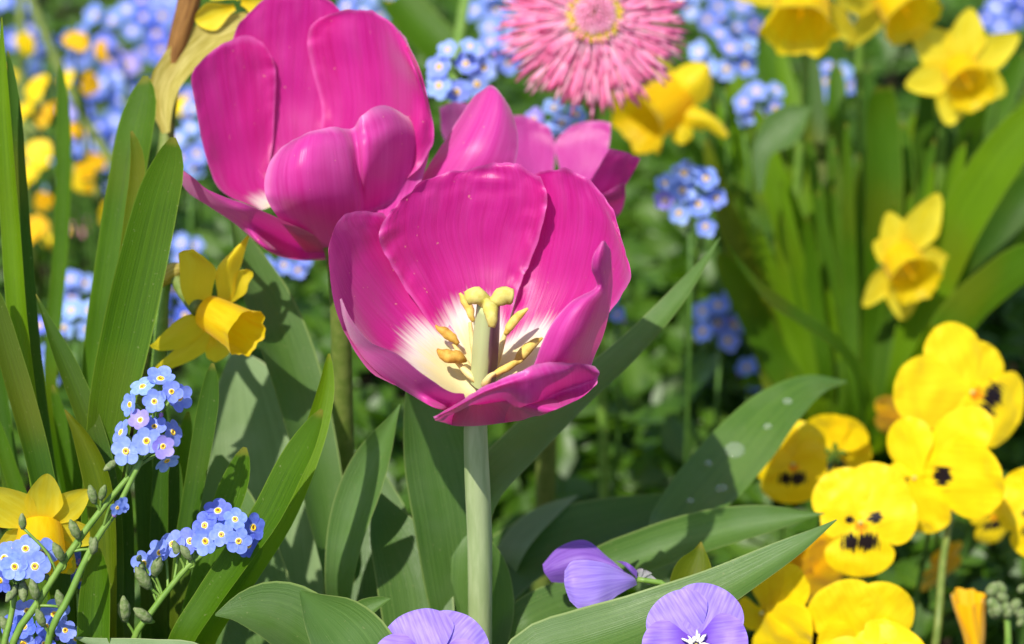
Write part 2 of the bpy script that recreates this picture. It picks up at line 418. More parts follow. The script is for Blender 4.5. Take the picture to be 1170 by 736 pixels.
# ================================================================ front tulip
D1 = 64.0
top1 = P(544, 462, D1)
base1 = Vector((P(541, 700, D1).x-.05, top1.y-1.2, 0))
cup1 = Cup(P(550, 437, D1), (0, .02, 1), 1.0, 1.0)
def tgrid(cup, d0, rows, mode, sc, off=None):
    out = []
    for j, r in enumerate(rows):
        row = []
        for i, p in enumerate(r):
            q = cup.fit(p[0], p[1], d0, mode, sc)
            o = (off[j] if off else 0) + (p[2] if len(p) > 2 else 0)
            dep = (q-CP).dot(FW)+o
            row.append(P(p[0], p[1], dep))
        out.append(row)
    return out
T1 = Thing('tulip', 'magenta tulip in front, wide open with cream centre and pale yellow stigma', 'tulip', base1, 'magenta tulips')
rows = [[(545,432),(548,434),(552,434),(556,434),(559,432)],
        [(500,380),(525,372),(548,368),(566,372),(577,382)],
        [(462,328),(500,318),(540,312),(572,316),(594,328)],
        [(438,286),(480,272),(530,262),(580,268),(612,283)],
        [(433,264),(480,240),(535,228),(590,234),(624,240)],
        [(445,243),(485,213),(540,200),(590,203),(624,220)],
        [(462,224),(500,199),(545,190),(581,183),(617,204)]]
def pet(T, ctrl, mat, vr=(0, 1), ruf=.10, er=.09, seed=1, nu=34, nv=44, name='petal'):
    b = surf(ctrl, nu, nv, ruf, .9, seed, er)
    v = np.tile(np.linspace(vr[0], vr[1], nv)[:, None], (1, nu))
    return T.add(name, MB().grid(b, None, v), mat)
pet(T1, tgrid(cup1, D1, rows, 'far', .93), M['tulip_in'], seed=1, er=.26)
rows = [[(550,434),(554,434),(558,434),(562,434),(566,434)],
        [(575,392),(592,390),(608,392),(622,398),(635,408)],
        [(590,340),(618,335),(645,335),(672,345),(690,365)],
        [(600,285),(632,275),(662,275),(692,290),(713,332)],
        [(603,240),(635,230),(665,234),(698,260),(721,314)],
        [(605,212),(632,202),(660,210),(688,232),(711,275)],
        [(612,199),(632,194),(655,196),(678,208),(700,238)]]
pet(T1, tgrid(cup1, D1, rows, 'far', 1.05), M['tulip_in'], seed=2, er=.16)
rows = [[(538,466),(541,454),(545,446),(549,439),(552,434)],
        [(478,448),(482,424),(491,402),(505,387),(518,378)],
        [(427,428),(428,392),(440,355),(460,335),(482,328)],
        [(398,388),(395,347),(405,312),(432,290),(462,290)],
        [(384,355),(382,312),(392,278),(420,265),(455,270)],
        [(378,325),(376,292),(384,264),(410,253),(448,258)],
        [(376,302),(376,280),(388,250),(408,241),(438,243)]]
pet(T1, tgrid(cup1, D1, rows, 'far', 1.04), M['tulip_in'], seed=3)
rows = [[(535,470,.6),(535,467),(533,459),(530,450)],
        [(505,464,.6),(502,467),(505,457),(513,447)],
        [(470,447,.6),(468,450),(474,440),(484,428)],
        [(433,420,.5),(430,424),(440,412),(453,404)],
        [(405,386,.4),(404,393),(413,394),(423,391)],
        [(392,358,.2),(393,367),(397,366),(401,364)],
        [(388,341),(388,342),(389,341),(390,340)]]
pet(T1, tgrid(cup1, D1, rows, 'near', 1.02), M['tulip_out'], (.45, 1), seed=4, ruf=.05, er=.04)
rows = [[(528,462,.3),(538,462,.3),(552,462,.3),(568,460,.3),(590,456,.4),(620,448,.5),(650,440,.5)],
        [(500,480,-.2),(525,487,-.9),(560,486,-.9),(595,480,-.7),(630,470,-.4),(660,456,-.2),(679,441)],
        [(497,479,-.2),(522,475,-.8),(560,467,-.8),(597,459,-.6),(632,450,-.3),(662,440,-.25),(683,432)],
        [(496,478),(520,467,-.2),(555,450,-.25),(597,437,-.3),(630,429,-.35),(662,424,-.4),(685,427,-.1)],
        [(495,477),(518,463),(549,444),(594,425,.1),(622,414,.1),(658,415,-.3),(680,419,-.3)]]
pet(T1, tgrid(cup1, D1, rows, 'near', 1.06), M['tulip_out'], (.40, .98), seed=5, ruf=.10, er=.10)
rows = [[(600,440,.5),(625,445,.1),(650,442),(672,430,.3)],
        [(611,414,.7),(634,416,.05),(658,414),(679,408,.3)],
        [(620,390,.8),(645,388,.05),(668,386),(689,385,.3)],
        [(633,367,.8),(655,363,.1),(676,361),(695,362,.3)],
        [(653,344,.8),(669,343,.2),(684,341,.1),(699,338,.3)],
        [(681,328,.6),(687,327,.3),(693,325,.3),(700,320,.4)],
        [(676,308,.4),(684,306,.1),(691,303,.1),(699,303,.3)],
        [(678,292,.4),(685,290,.1),(692,288,.1),(698,288,.3)],
        [(687,277,.3),(689,276,.2),(691,276,.2),(693,278,.3)]]
pet(T1, tgrid(cup1, D1, rows, 'near', .98), M['tulip_out'], (.42, .97), seed=6, ruf=.06, er=.05)
# pistil, stigma lobes, stamens
mb = MB()
ax0 = P(552, 438, D1+.1); ax1 = P(558, 348, D1-1.3)
ax = (ax1-ax0)
rows_ = []
for j in range(14):
    t = j/13; c_ = ax0+ax*t; rr = .36*(1.0+.10*math.sin(t*3)-.12*t)
    rows_.append([tuple(c_ + (Vector((1, 0, 0))*math.cos(a)+Vector((0, 1, 0))*math.sin(a))*rr*.9*(1+.10*math.cos(3*(a-.5)))) for a in [2*math.pi*k/30 for k in range(30)]])
rows_.append([tuple(ax1)]*30)
pis = T1.add('pistil', mb.grid(np.array(rows_), close=True), M['pistil'])
def lobe(pp, dd, r):
    m = MB(); m.tube(W(pp, None) if len(pp[0]) > 2 else W(pp, dd), r, 10, 14); return m
ds = D1-1.3
for pp, rr in (([(559,352,ds-.1),(550,340,ds-.2),(541,338,ds-.25),(534,341,ds-.2)], [.14,.20,.24,.20]),
               ([(559,352,ds-.1),(568,343,ds-.2),(576,337,ds-.25),(585,339,ds-.2)], [.14,.20,.23,.20]),
               ([(557,346,ds-.2),(560,354,ds-.48),(562,364,ds-.56),(562,374,ds-.52)], [.16,.19,.17,.10])):
    m = lobe(pp, 0, rr)
    vv = np.array(m.v); vv += np.array([[noise.noise(Vector(p)*4)*.06, 0, noise.noise(Vector(p)*5+Vector((3, 1, 2)))*.06] for p in vv]); m.v = [tuple(p) for p in vv]
    T1.add('stigma', m, M['stigma'], pis)
sb = P(552, 440, D1)
def stamen(fil, anth, mat, ra=.17):
    ra *= .82
    m = MB(); m.tube(fil, [.09, .11, .08, .05], 7, 14)
    f = T1.add('stamen', m, M['filament'])
    a = MB(); a.tube(anth, [.05, ra, ra*1.05, ra*.85, .03], 10, 16)
    for k, p in enumerate(a.v):
        q = Vector(p); a.v[k] = tuple(q + Vector((1, 1, 1))*noise.noise(q*6)*.03)
    T1.add('anther', a, mat, f)
stamen(W([(546,436,D1-.1),(534,426,D1+.0),(526,418,D1+.1),(520,412,D1+.1)]), W([(532,414,D1-.0),(524,408,D1-.1),(514,408,D1-.15),(505,404,D1-.1),(500,399,D1)]), M['anther'], .21)
stamen(W([(545,432,D1+.4),(534,418,D1+.6),(524,402,D1+.7),(518,392,D1+.7)]), W([(524,393,D1+.6),(517,386,D1+.6),(510,381,D1+.6),(503,376,D1+.6),(498,371,D1+.6)]), M['anther'], .16)
stamen(W([(548,430,D1+.7),(543,405,D1+.9),(539,385,D1+.9),(537,368,D1+.9)]), W([(541,368,D1+.8),(537,357,D1+.8),(534,349,D1+.8),(529,341,D1+.8),(525,335,D1+.8)]), M['anther_pale'], .14)
stamen(W([(557,432,D1+.5),(568,410,D1+.7),(574,392,D1+.7),(579,376,D1+.7)]), W([(577,383,D1+.6),(582,374,D1+.6),(588,366,D1+.6),(595,359,D1+.6),(603,353,D1+.6)]), M['anther_pale'], .15)
stamen(W([(556,436,D1+.1),(572,424,D1+.1),(585,415,D1+.2),(594,408,D1+.2)]), W([(588,416,D1+.1),(595,407,D1),(601,400,D1),(609,393,D1+.1),(620,386,D1+.2)]), M['anther_pale'], .18)
stamen(W([(553,440,D1-.6),(556,436,D1-.8),(560,430,D1-.9),(566,426,D1-.9)]), W([(561,430,D1-.7),(570,425,D1-.7),(580,420,D1-.7),(588,415,D1-.6),(597,412,D1-.5)]), M['anther_pale'], .12)
T1.add('stem', MB().tube([P(546, 464, D1+.1), P(544, 474, D1), top1.lerp(base1, .2)+RT*.10, top1.lerp(base1, .5)+RT*.05, top1.lerp(base1, .75)-RT*.1, base1], [.29, .35, .33, .36, .39, .43, .44], 16, 40), M['stem_tulip'])
T1.add('leaf', leaf([(470,405),(480,440),(496,500),(513,580),(524,660),(532,735)], (67.5, 68.6), [10,60,84,92,84,70], base1+Vector((0, .8, 0)), cup=.14, tip=.25, face=(.15, .3, 1), wave=.15, seed=3), M['tleaf_dark'])
T1.add('leaf', leaf([(823,271),(800,306),(765,351),(715,404),(652,460),(592,516),(548,566),(530,640)], (72, 68.2), [2,18,29,38,48,56,58,54], base1+Vector((.6, .8, 0)), cup=.16, tip=.2, face=(-.35, .6, .8), wave=.1, seed=4), M['tleaf'])
T1.add('leaf', leaf([(553,610),(566,640),(570,690),(560,745)], (67.4, 68.2), [10,36,44,40], base1+Vector((.5, .3, 0)), cup=.2, tip=.5, face=(.5, .3, 1), seed=5), M['tleaf'])

# ================================================================ left tulip behind it
D2 = 69.0
cup2 = Cup(P(352, 258, D2), (-.10, .04, 1), .92, 1.18)
base2 = Vector((P(385, 640, D2).x, P(383, 300, D2).y+1.5, 0))
T2 = Thing('tulip', 'largest magenta tulip, upper left, with tall back petals, rising behind the front tulip', 'tulip', base2, 'magenta tulips')
rows = [[(318,225),(325,226),(332,226),(340,226),(346,226)],
        [(285,180),(303,176),(325,172),(348,174),(366,178)],
        [(268,130),(292,125),(322,120),(352,122),(380,130)],
        [(262,85),(288,75),(322,66),(358,70),(390,82)],
        [(264,55),(288,38),(324,26),(362,28),(395,45)],
        [(270,34),(292,12),(326,0),(362,2),(392,18)],
        [(282,16),(302,-1),(328,-10),(356,-8),(380,3)]]
pet(T2, tgrid(cup2, D2, rows, 'far', 1.04), M['tulip_in'], (.13, 1), seed=11)
rows = [[(335,226),(342,228),(350,230),(358,232),(366,234)],
        [(358,182),(385,185),(412,192),(438,200),(458,208)],
        [(368,130),(402,132),(438,138),(470,152),(490,175)],
        [(358,85),(398,82),(440,88),(474,108),(496,150)],
        [(351,52),(392,44),(436,50),(470,74),(490,118)],
        [(354,33),(392,20),(432,25),(460,46),(480,80)],
        [(366,21),(394,12),(424,13),(446,25),(464,44)]]
pet(T2, tgrid(cup2, D2, rows, 'far', .96), M['tulip_in'], (.15, 1), seed=12, er=.12)
rows = [[(298,240),(304,238),(310,236),(316,234),(320,232)],
        [(254,219),(268,218),(284,214),(298,206),(308,196)],
        [(240,194),(256,186),(278,176),(298,168),(312,160)],
        [(230,158),(248,146),(272,134),(296,126),(314,120)],
        [(222,114),(240,102),(266,92),(294,86),(315,84)],
        [(218,90),(236,74),(262,62),(290,60),(311,66)],
        [(222,78),(240,60),(262,46),(284,40),(300,48)]]
pet(T2, tgrid(cup2, D2, rows, 'far', .97), M['tulip_in'], (.17, 1), seed=13)
rows = [[(376,296,.8),(374,294),(376,287),(378,280)],
        [(344,297,.8),(342,296),(346,281),(352,265)],
        [(308,286,.8),(306,286),(312,268),(320,250)],
        [(272,256,.8),(270,256),(280,246),(290,237)],
        [(242,236,.6),(240,236),(250,230),(260,226)],
        [(216,220,.4),(216,220),(226,212),(236,216)],
        [(204,203,.1),(205,202),(212,199),(222,204)],
        [(203,194),(204,193.5),(206,193),(209,194)]]
pet(T2, tgrid(cup2, D2, rows, 'near', 1.05), M['tulip_out'], (.45, 1), seed=14, ruf=.05, er=.03)
rows = [[(350,290,.5),(372,292,.3),(392,294,.2),(398,294,.25),(404,294,.2),(418,290,.3),(440,280,.5)],
        [(320,252,.3),(358,262),(400,264),(410,264,.1),(418,263),(438,258),(462,248,.3)],
        [(305,228,.4),(348,232,-.2),(402,236,-.1),(413,236,.15),(422,236,-.1),(448,228,-.2),(478,216,.3)],
        [(302,208,.5),(344,198,-.25),(397,200,-.05),(410,200,.3),(421,198,-.05),(454,190,-.3),(488,186,.3)],
        [(308,186,.6),(346,172,-.15),(392,172,-.05),(407,171,.35),(420,168,-.05),(456,156,-.3),(491,164,.3)],
        [(320,170,.6),(350,158,0),(388,156,.05),(404,155,.45),(418,150,.05),(452,136,-.2),(489,152,.3)],
        [(334,160,.6),(352,152,.2),(380,145,.2),(402,147,.55),(414,132,.2),(440,121,0),(480,141,.3)]]
pet(T2, tgrid(cup2, D2, rows, 'near', .98, [0, -.2, -.2, .05, .4, .7, .95]), M['tulip_out'], (.40, .99), seed=15, ruf=.06, er=.05, nu=44)
e0 = D2-.6
rows = [[(430,262,e0+.8),(446,256,e0+.7),(470,250,e0+.6),(490,246,e0+.7)],
        [(462,236,e0+.6),(486,226,e0+.1),(516,222,e0),(540,226,e0+.4)],
        [(484,198,e0+.7),(512,190,e0),(548,190,e0-.2),(580,204,e0+.3)],
        [(504,168,e0+.9),(530,160,e0+.1),(562,162,e0-.1),(590,182,e0+.4)],
        [(524,136,e0+1.1),(546,130,e0+.4),(570,134,e0+.2),(592,156,e0+.6)],
        [(540,112,e0+1.3),(557,104,e0+.8),(572,111,e0+.6),(586,131,e0+.9)],
        [(552,102,e0+1.4),(559,98,e0+1.2),(566,100,e0+1.1),(576,112,e0+1.2)]]
pet(T2, [[P(*p) for p in r] for r in rows], M['tulip_out'], (.45, .98), seed=16, ruf=.08, er=.06)
t2 = P(383, 292, D2)
T2.add('stem', MB().tube([P(376, 268, D2), t2, t2.lerp(base2, .3), t2.lerp(base2, .6), base2], [.28, .31, .33, .36, .38], 14, 36), M['stem_olive'])
T2.add('leaf', leaf([(262,238),(285,300),(314,370),(338,440),(356,510),(372,590),(384,650)], (71, 70), [10,52,66,64,58,50,40], base2+Vector((-.5, .6, 0)), cup=.2, tip=.2, face=(.5, .3, .9), seed=6), M['tleaf_dark'])
T2.add('leaf', leaf([(457,462),(440,500),(418,550),(400,600),(390,660)], (68, 68.4), [6,44,56,48,34], base2+Vector((.5, -.3, 0)), cup=.24, tip=.3, face=(-.3, .3, 1), wave=.2, seed=7), M['tleaf'])
T2.add('leaf', leaf([(268,402),(280,430),(292,500),(306,590),(318,700),(330,760)], (73, 71), [50,104,128,132,120,110], base2+Vector((-1.5, .4, 0)), cup=.08, tip=.3, face=(.1, .5, 1), seed=8), M['tleaf_pale'])
T2.add('leaf', leaf([(420,520),(424,570),(428,640),(424,740)], (72, 70), [40,90,120,110], base2+Vector((.8, .6, 0)), cup=.08, tip=.35, face=(-.1, .4, 1), seed=9), M['tleaf_dark'])

# ================================================================ far mauve tulip behind
D3 = 76.5
base3 = Vector((P(620, 300, D3).x, P(620, 210, D3).y+1, 0))
cup3 = Cup(P(632, 228, D3), (.10, -.15, 1), .92, .85)
T3 = Thing('tulip', 'out of focus mauve pink tulip behind the front tulip and below the daisy', 'tulip', base3, 'magenta tulips')
def tg3(rows, mode, sc): return tgrid(cup3, D3, rows, mode, sc)
pet(T3, tg3([[(628,226),(634,226),(642,226)],[(640,200),(662,196),(686,200)],[(634,165),(664,160),(696,165)],[(650,146),(674,138),(698,141)]], 'far', 1.0), M['tulip_far'], seed=21, nu=20, nv=24)
pet(T3, tg3([[(612,232),(620,230),(628,228)],[(590,200),(610,196),(632,200)],[(580,160),(606,158),(634,166)],[(586,132),(606,134),(628,146)]], 'far', 1.06), M['tulip_far'], seed=22, nu=20, nv=24)
pet(T3, tg3([[(600,236),(610,236),(620,234)],[(540,200),(566,204),(590,206)],[(508,160),(540,160),(570,160)],[(502,124),(524,116),(552,124)]], 'far', 1.15), M['tulip_far'], seed=23, nu=20, nv=24)
pet(T3, tg3([[(640,240),(660,246),(676,244)],[(668,214),(692,222),(708,220)],[(684,190),(708,198),(724,196)],[(696,170),(714,174),(732,182)]], 'near', 1.0), M['tulip_in'], (.45, 1), seed=24, nu=20, nv=24)
pet(T3, tg3([[(620,256),(645,262),(672,262)],[(640,236),(676,246),(704,248)],[(676,226),(698,226),(714,228)],[(694,219),(704,212),(714,208)]], 'near', 1.08), M['tulip_far'], seed=25, nu=20, nv=24)
pet(T3, tg3([[(600,260),(622,264),(640,262)],[(568,240),(590,250),(618,254)],[(556,222),(580,230),(604,236)],[(560,212),(578,214),(596,220)]], 'near', 1.05), M['tulip_far'], seed=26, nu=20, nv=24)
T3.add('stem', MB().tube(stemline(P(632, 240, D3), base3), [.3, .34, .36, .38], 10), M['stem_olive'])

# ================================================================ daffodils
def frame(axis):
    n = Vector(axis).normalized(); u = (UP-n*UP.dot(n))
    u = u.normalized() if u.length > .1 else (RT-n*RT.dot(n)).normalized()
    r = u.cross(n).normalized()          # right as seen by someone looking at the flower's face
    return r, u, n
def tepal_grid(c, fr, ang, L, Wd, z0=0.0, reflex=0.0, cup=.1, fold=0.0, nv=22, nu=11, point=.35, seed=0, wl=.62, ruf=.04, base_w=.25, twist=0.0):
    """one petal growing from c in the plane of the flower"""
    r, u, n = fr; d = r*math.cos(ang)+u*math.sin(ang); s = u*math.cos(ang)-r*math.sin(ang)
    arr = np.zeros((nv, nu, 3)); U = np.zeros((nv, nu)); V = np.zeros((nv, nu))
    for j in range(nv):
        v = 1-(1-j/(nv-1))**1.7
        if v > wl:
            q = (v-wl)/(1-wl); wv = math.sqrt(max(0, 1-q*q))*(1-point)+(1-q)*point
        else:
            q = v/wl; wv = base_w+(1-base_w)*(q*q*(3-2*q))
        for i in range(nu):
            k = 2*i/(nu-1)-1
            x = k*Wd*.5*wv
            z = z0*(1-v*.2) + reflex*L*v*v + cup*Wd*k*k*wv + fold*Wd*abs(k)*wv
            y = L*v
            pnt = c + d*y + s*x + n*z
            nzv = noise.noise(pnt*1.3+Vector((seed*4.1, 0, 0)))*ruf + noise.noise(pnt*3+Vector((seed*2.3, 5, 0)))*ruf*.6*v
            pnt = pnt + n*nzv + s*(twist*L*v*v*.3)
            arr[j, i] = pnt; U[j, i] = x/L; V[j, i] = v
    return arr, U, V
def corona_mb(c, fr, L, r0, r1, frill=.06, lobes=6, seed=0, flare=.25, nv=26, nu=60):
    r, u, n = fr; rows = []
    for j in range(nv):
        t = j/(nv-1)
        for_r = r0+(r1-r0)*(t**.8) + (flare*r1*max(0, t-.82)/.18 if flare else 0)
        row = []
        for i in range(nu):
            a = 2*math.pi*i/nu
            fz = frill*t**4*(math.sin(a*lobes+seed)+.7*math.sin(a*(lobes*2+1)+seed*2.1)+.5*noise.noise(Vector((math.cos(a)*4, math.sin(a)*4, seed))))
            rr = for_r*(1+.03*math.cos(a*6)*t) + fz*.8
            row.append(tuple(c + n*(L*t+fz*.5) + (r*math.cos(a)+u*math.sin(a))*rr))
        rows.append(row)
    m = MB(); m.grid(np.array(rows), close=True)
    return m
def throat(T, cor, c, fr, r0):
    r, u, n = fr; rows = [[tuple(c+n*.02+(r*math.cos(a)+u*math.sin(a))*r0*q) for a in [2*math.pi*i/16 for i in range(16)]] for q in (1.0, .5, .02)]
    T.add('throat', MB().grid(np.array(rows), close=True), M['daff_corona_deep'], cor)
    m = MB(); m.tube([c, c+n*r0*1.1, c+n*r0*1.8], [.04, .04, .07], 6); T.add('pistil', m, M['daff_corona'], cor)
def daffodil(label, px, py, d, axis, tep, clen, r0, r1, base=None, corona='daff_corona', tmat='daff_tepal', stem=None, seed=0, neck=True, caxis=None):
    """tep: list of (angle deg, length px, width px, reflex, z0)"""
    k = KPX*d; c = P(px, py, d); fr = frame(cdir(*axis)); n = fr[2]
    base = Vector(base) if base is not None else Vector((c.x+.4, c.y+1.8, 0))
    T = Thing('daffodil', label, 'daffodil', base, 'yellow daffodils')
    for i, t in enumerate(tep):
        a, U, V = tepal_grid(c, fr, R(t[0]), t[1]*k, t[2]*k, z0=(t[4] if len(t) > 4 else (-.08 if i % 2 else .0)), reflex=t[3], cup=.10, fold=-.05, point=.45, seed=seed+i, wl=.5)
        T.add('petal', MB().grid(a, U/2+.5, V), M[tmat])
    fc = frame(cdir(*caxis)) if caxis else fr
    cor = T.add('corona', corona_mb(c-n*.1, fc, clen*k, r0*k, r1*k, frill=r1*k*.07, seed=seed+.5), M[corona])
    throat(T, cor, c-n*.1, fc, r0*k)
    # neck tube, ovary and bent stem
    p0 = c-n*.15; p1 = c-n*1.1; p2 = p1-n*.7+Vector((0, 0, -.25)); 
    if neck:
        T.add('neck', MB().tube([p0, c-n*.6, p1], [.28, .16, .15], 10), M['stem_olive'])
        T.add('ovary', MB().tube([p1+n*.1, p1-n*.15, p2], [.14, .24, .15], 10), M['stem'])
    if stem is None:
        q = p2+Vector((0, 0, -1.0))-n*.2
        stem = [p2, q, q.lerp(base, .4), q.lerp(base, .75), base]
    else: stem = [p2]+stem+[base]
    T.add('stem', MB().tube(stem, [.13, .17, .19, .2, .21], 9, 34), M['stem'])
    return T
# left daffodil (its six petals one by one)
DL = 68.0; k = KPX*DL
cL = P(240, 358, DL); axL = (.72, -.36, .6); frL = frame(cdir(*axL))
baseL = Vector((P(186, 560, DL+1).x, cL.y+3.5, 0))
TL = Thing('daffodil', 'yellow daffodil in side view with trumpet turned right, below the left tulip', 'daffodil', baseL, 'yellow daffodils')
def dl(px, py, o=0.0):
    dx = (px-240)*k; dy = -(py-358)*k
    return P(px, py, DL + .45*(1.2*dx-.6*dy) + o)
for i, rows in enumerate([
    [[(218,352),(228,354),(240,352)],[(207,332),(222,328,-.1),(243,330)],[(205,306),(224,302,-.15),(247,309)],[(204,291),(216,288),(236,296)],[(206,288),(211,286),(221,285)]],
    [[(248,342),(258,344),(266,340)],[(246,318),(258,314,-.15),(270,318)],[(250,303),(262,298,-.2),(276,302)],[(264,288),(271,286,-.1),(279,290)],[(283,269),(284,269),(285,270)]],
    [[(262,340),(270,342),(278,338)],[(264,322),(274,322,.1),(284,324)],[(268,311),(278,310,.1),(289,316)],[(278,309),(283,308),(289,311)]],
    [[(232,356),(236,364),(238,374)],[(208,362),(214,376,-.15),(220,392)],[(190,377),(196,388,-.15),(203,399)],[(175,392),(180,397),(185,401)],[(171,394),(172,396),(174,398)]],
    [[(236,370),(242,380),(246,390)],[(212,388),(218,400,-.1),(226,408)],[(192,406),(200,412,-.1),(207,417)],[(179,418),(184,421),(190,423)],[(177,423),(178,424),(180,425)]],
    [[(240,380),(250,386),(262,390)],[(235,396),(248,398,-.1),(263,402)],[(236,408),(246,411),(256,409)],[(243,413),(246,414),(249,413)]]]):
    back = .25 if i in (1, 2, 4, 5) else .1
    b0 = rows[0]; rows = [[(239+(p[0]-b0[1][0])*.4, 358+(p[1]-b0[1][1])*.4) for p in b0]] + rows
    ctrl = [[dl(p[0], p[1], back+(p[2] if len(p) > 2 else 0)) for p in r] for r in rows]
    b = surf(ctrl, 15, 24, .03, 1.5, i)
    TL.add('petal', MB().grid(b), M['daff_tepal'])
corL = TL.add('corona', corona_mb(P(239, 357, DL), frL, 66*k, 20*k, 25*k, frill=.035, seed=2.2, flare=.10), M['daff_corona'])
throat(TL, corL, P(239, 357, DL), frL, 19*k)
pL = W([(226,352,DL-.2),(210,335,DL+.8),(200,316,DL+1.2),(192,318,DL+1.3),(187,334,DL+1.3),(184,380,DL+1.2),(178,450,DL+1.3),(174,540,DL+1.5)])
TL.add('neck', MB().tube(pL[:3], [.25, .18, .2], 10), M['stem_olive'])
TL.add('sheath', MB().tube(W([(215,306,DL+1.1),(202,308,DL+1.1),(190,316,DL+1.2),(181,328,DL+1.2)]), [.06, .24, .28, .1], 10), M['papery'])
TL.add('stem', MB().tube(pL[2:]+[baseL], [.16, .2, .22, .24, .25, .25], 10, 44), M['stem'])
# the other daffodils
daffodil('bright yellow daffodil facing the viewer in the top right corner', 1098, 80, 90, (.06, -.36, .92),
         [(86,72,46,-.04),(33,76,44,.02),(-28,62,42,-.05),(-98,66,46,.06),(196,66,44,.02),(140,76,48,-.02)], 44, 21, 24, tmat='daff_pale', seed=3, caxis=(.14, -.60, .78))
daffodil('lone yellow daffodil low on its stem, above the topmost yellow pansy', 1030, 296, 88, (.18, -.38, .90),
         [(66,86,48,-.05),(-8,66,42,.02),(-80,76,46,.03),(-122,70,34,.02),(150,40,34,-.10),(112,60,38,-.05)], 46, 22, 25, tmat='daff_pale', seed=5, caxis=(.24, -.58, .78))
daffodil('big yellow daffodil cut by the top edge with its frilled trumpet hanging down', 918, -12, 88, (-.22, -.62, .72),
         [(98,70,48,-.05),(25,66,44,0),(-55,92,40,-.05),(-125,50,42,0),(178,90,44,.02),(140,72,46,0)], 66, 28, 34, corona='daff_corona', tmat='daff_pale', seed=8, caxis=(-.15, -.82, .55))
daffodil('yellow daffodil cut by the top edge, next right of the biggest trumpet', 1020, -8, 89, (.42, -.55, .70),
         [(88,64,44,0),(20,62,42,0),(-50,58,40,0),(-112,82,40,-.02),(188,78,52,.02),(138,70,44,0)], 50, 23, 29, tmat='daff_pale', seed=11, caxis=(.4, -.72, .56))
TB = daffodil('yellow daffodil half hidden behind the pink daisy, trumpet pointing down left', 774, 108, 90, (-.74, -.52, .46),
         [(-80,52,40,-.1),(104,60,44,0),(160,48,40,.1),(-150,46,40,.1)], 70, 24, 33, corona='daff_corona_deep', seed=14)
for q, rows in enumerate((
        [[(764,118),(768,124),(772,130)],[(762,96),(780,106,-.4),(792,122)],[(772,80),(792,94,-.6),(808,112)],[(790,71),(804,82,-.5),(813,96)],[(803,71),(808,74,-.4),(812,79)]],
        [[(768,122),(770,128),(772,134)],[(788,120),(790,132,-.3),(784,146)],[(808,128),(810,137,-.4),(804,146)],[(824,140),(823,147,-.3),(818,154)],[(833,153),(831,156,-.3),(827,159)]],
        [[(764,128),(770,132),(776,134)],[(768,146),(778,148,-.2),(790,146)],[(768,158),(779,160,-.2),(791,157)],[(774,164),(780,165,-.2),(786,163)]])):
    b = surf([[P(p[0], p[1], 89.6+(p[2] if len(p) > 2 else 0)) for p in r] for r in rows], 13, 20, .05, 1.2, q+60)
    TB.add('petal', MB().grid(b), M['daff_tepal'])
daffodil('yellow daffodil at the left edge, low down, nodding behind the blue forget-me-nots', 46, 604, 63.9, (.10, -.50, .80),
         [(82,84,44,.10),(46,80,42,.10),(136,88,60,.08),(-14,74,40,0),(-62,74,40,0),(-140,66,42,0)], 46, 24, 30, tmat='daff_pale', seed=17, caxis=(.08, -.84, .54))
# withered daffodil, top left
DW = 72.0
bw = Vector((P(196, 400, DW).x, P(190, 150, DW).y+1.5, 0))
TW = Thing('withered_daffodil', 'nodding faded daffodil with papery bent sheath beside a dry brown stalk, top left', 'daffodil', bw)
TW.add('sheath', ribbon(W([(300,12),(268,30),(240,42),(216,62),(194,92),(187,118),(190,152)], (73, 71.6)), [.3,.8,1.0,1.1,1.0,.8,.22], cup=.22, tip=.2, face=(-.2,.3,1), wave=.25, seed=2), M['papery'])
TW.add('stem', MB().tube(W([(199,95),(193,125),(190,165),(180,240),(170,330),(160,430)], DW+.7)+[bw], [.2,.26,.25,.24,.24], 10, 40), M['stem_olive'])
TW.add('dry_stalk', MB().tube(W([(222,-30),(214,10),(204,45),(196,80),(193,120)], DW+.5), [.36,.34,.30,.22,.15], 10, 30), M['brown'])
ck = KPX*DW
for (px, py, ang, L, Wd) in ((268,8,200,48,34),(275,-4,150,50,40),(276,2,-10,40,36),(272,-2,80,40,36)):
    a, U, V = tepal_grid(P(px, py, DW+.6), frame(cdir(.2,-.4,.9)), R(ang), L*ck, Wd*ck, reflex=.1, cup=.2, seed=px)
    TW.add('petal', MB().grid(a, U/2+.5, V), M['daff_pale'])

# ================================================================ pink daisy
DD = 79.0; kd = KPX*DD
cD = P(679, 22, DD); frD = frame(cdir(0, .16, 1)); rD, uD, nD = frD
bD = Vector((cD.x+1.0, cD.y+2.0, 0))
TD = Thing('pink_daisy', 'double pink daisy with shaggy quilled petals and yellow ringed centre, top middle', 'daisy', bD)
g = NT('quilled_pink_ray'); u, v = g.uv(); oi = g.n('ShaderNodeObjectInfo')
nz = g.noise(None, 2.0, 2.0)
cc = g.mix(g.smooth(v, .05, .55), (.96, .84, .88), (.94, .37, .60))
cc = g.mix(g.smooth(v, .55, 1.0), cc, (.90, .20, .44))
cc = g.mix(g.math('MULTIPLY', g.smooth(nz, .48, .70), .6), cc, (.92, .66, .74))
cc = g.mix(g.math('MULTIPLY', g.smooth(oi.outputs['Random'], .55, 1.0), .55), cc, (.93, .74, .80))
M['ray'] = g.finish(cc, None, .45, .5, None, spec=.35)
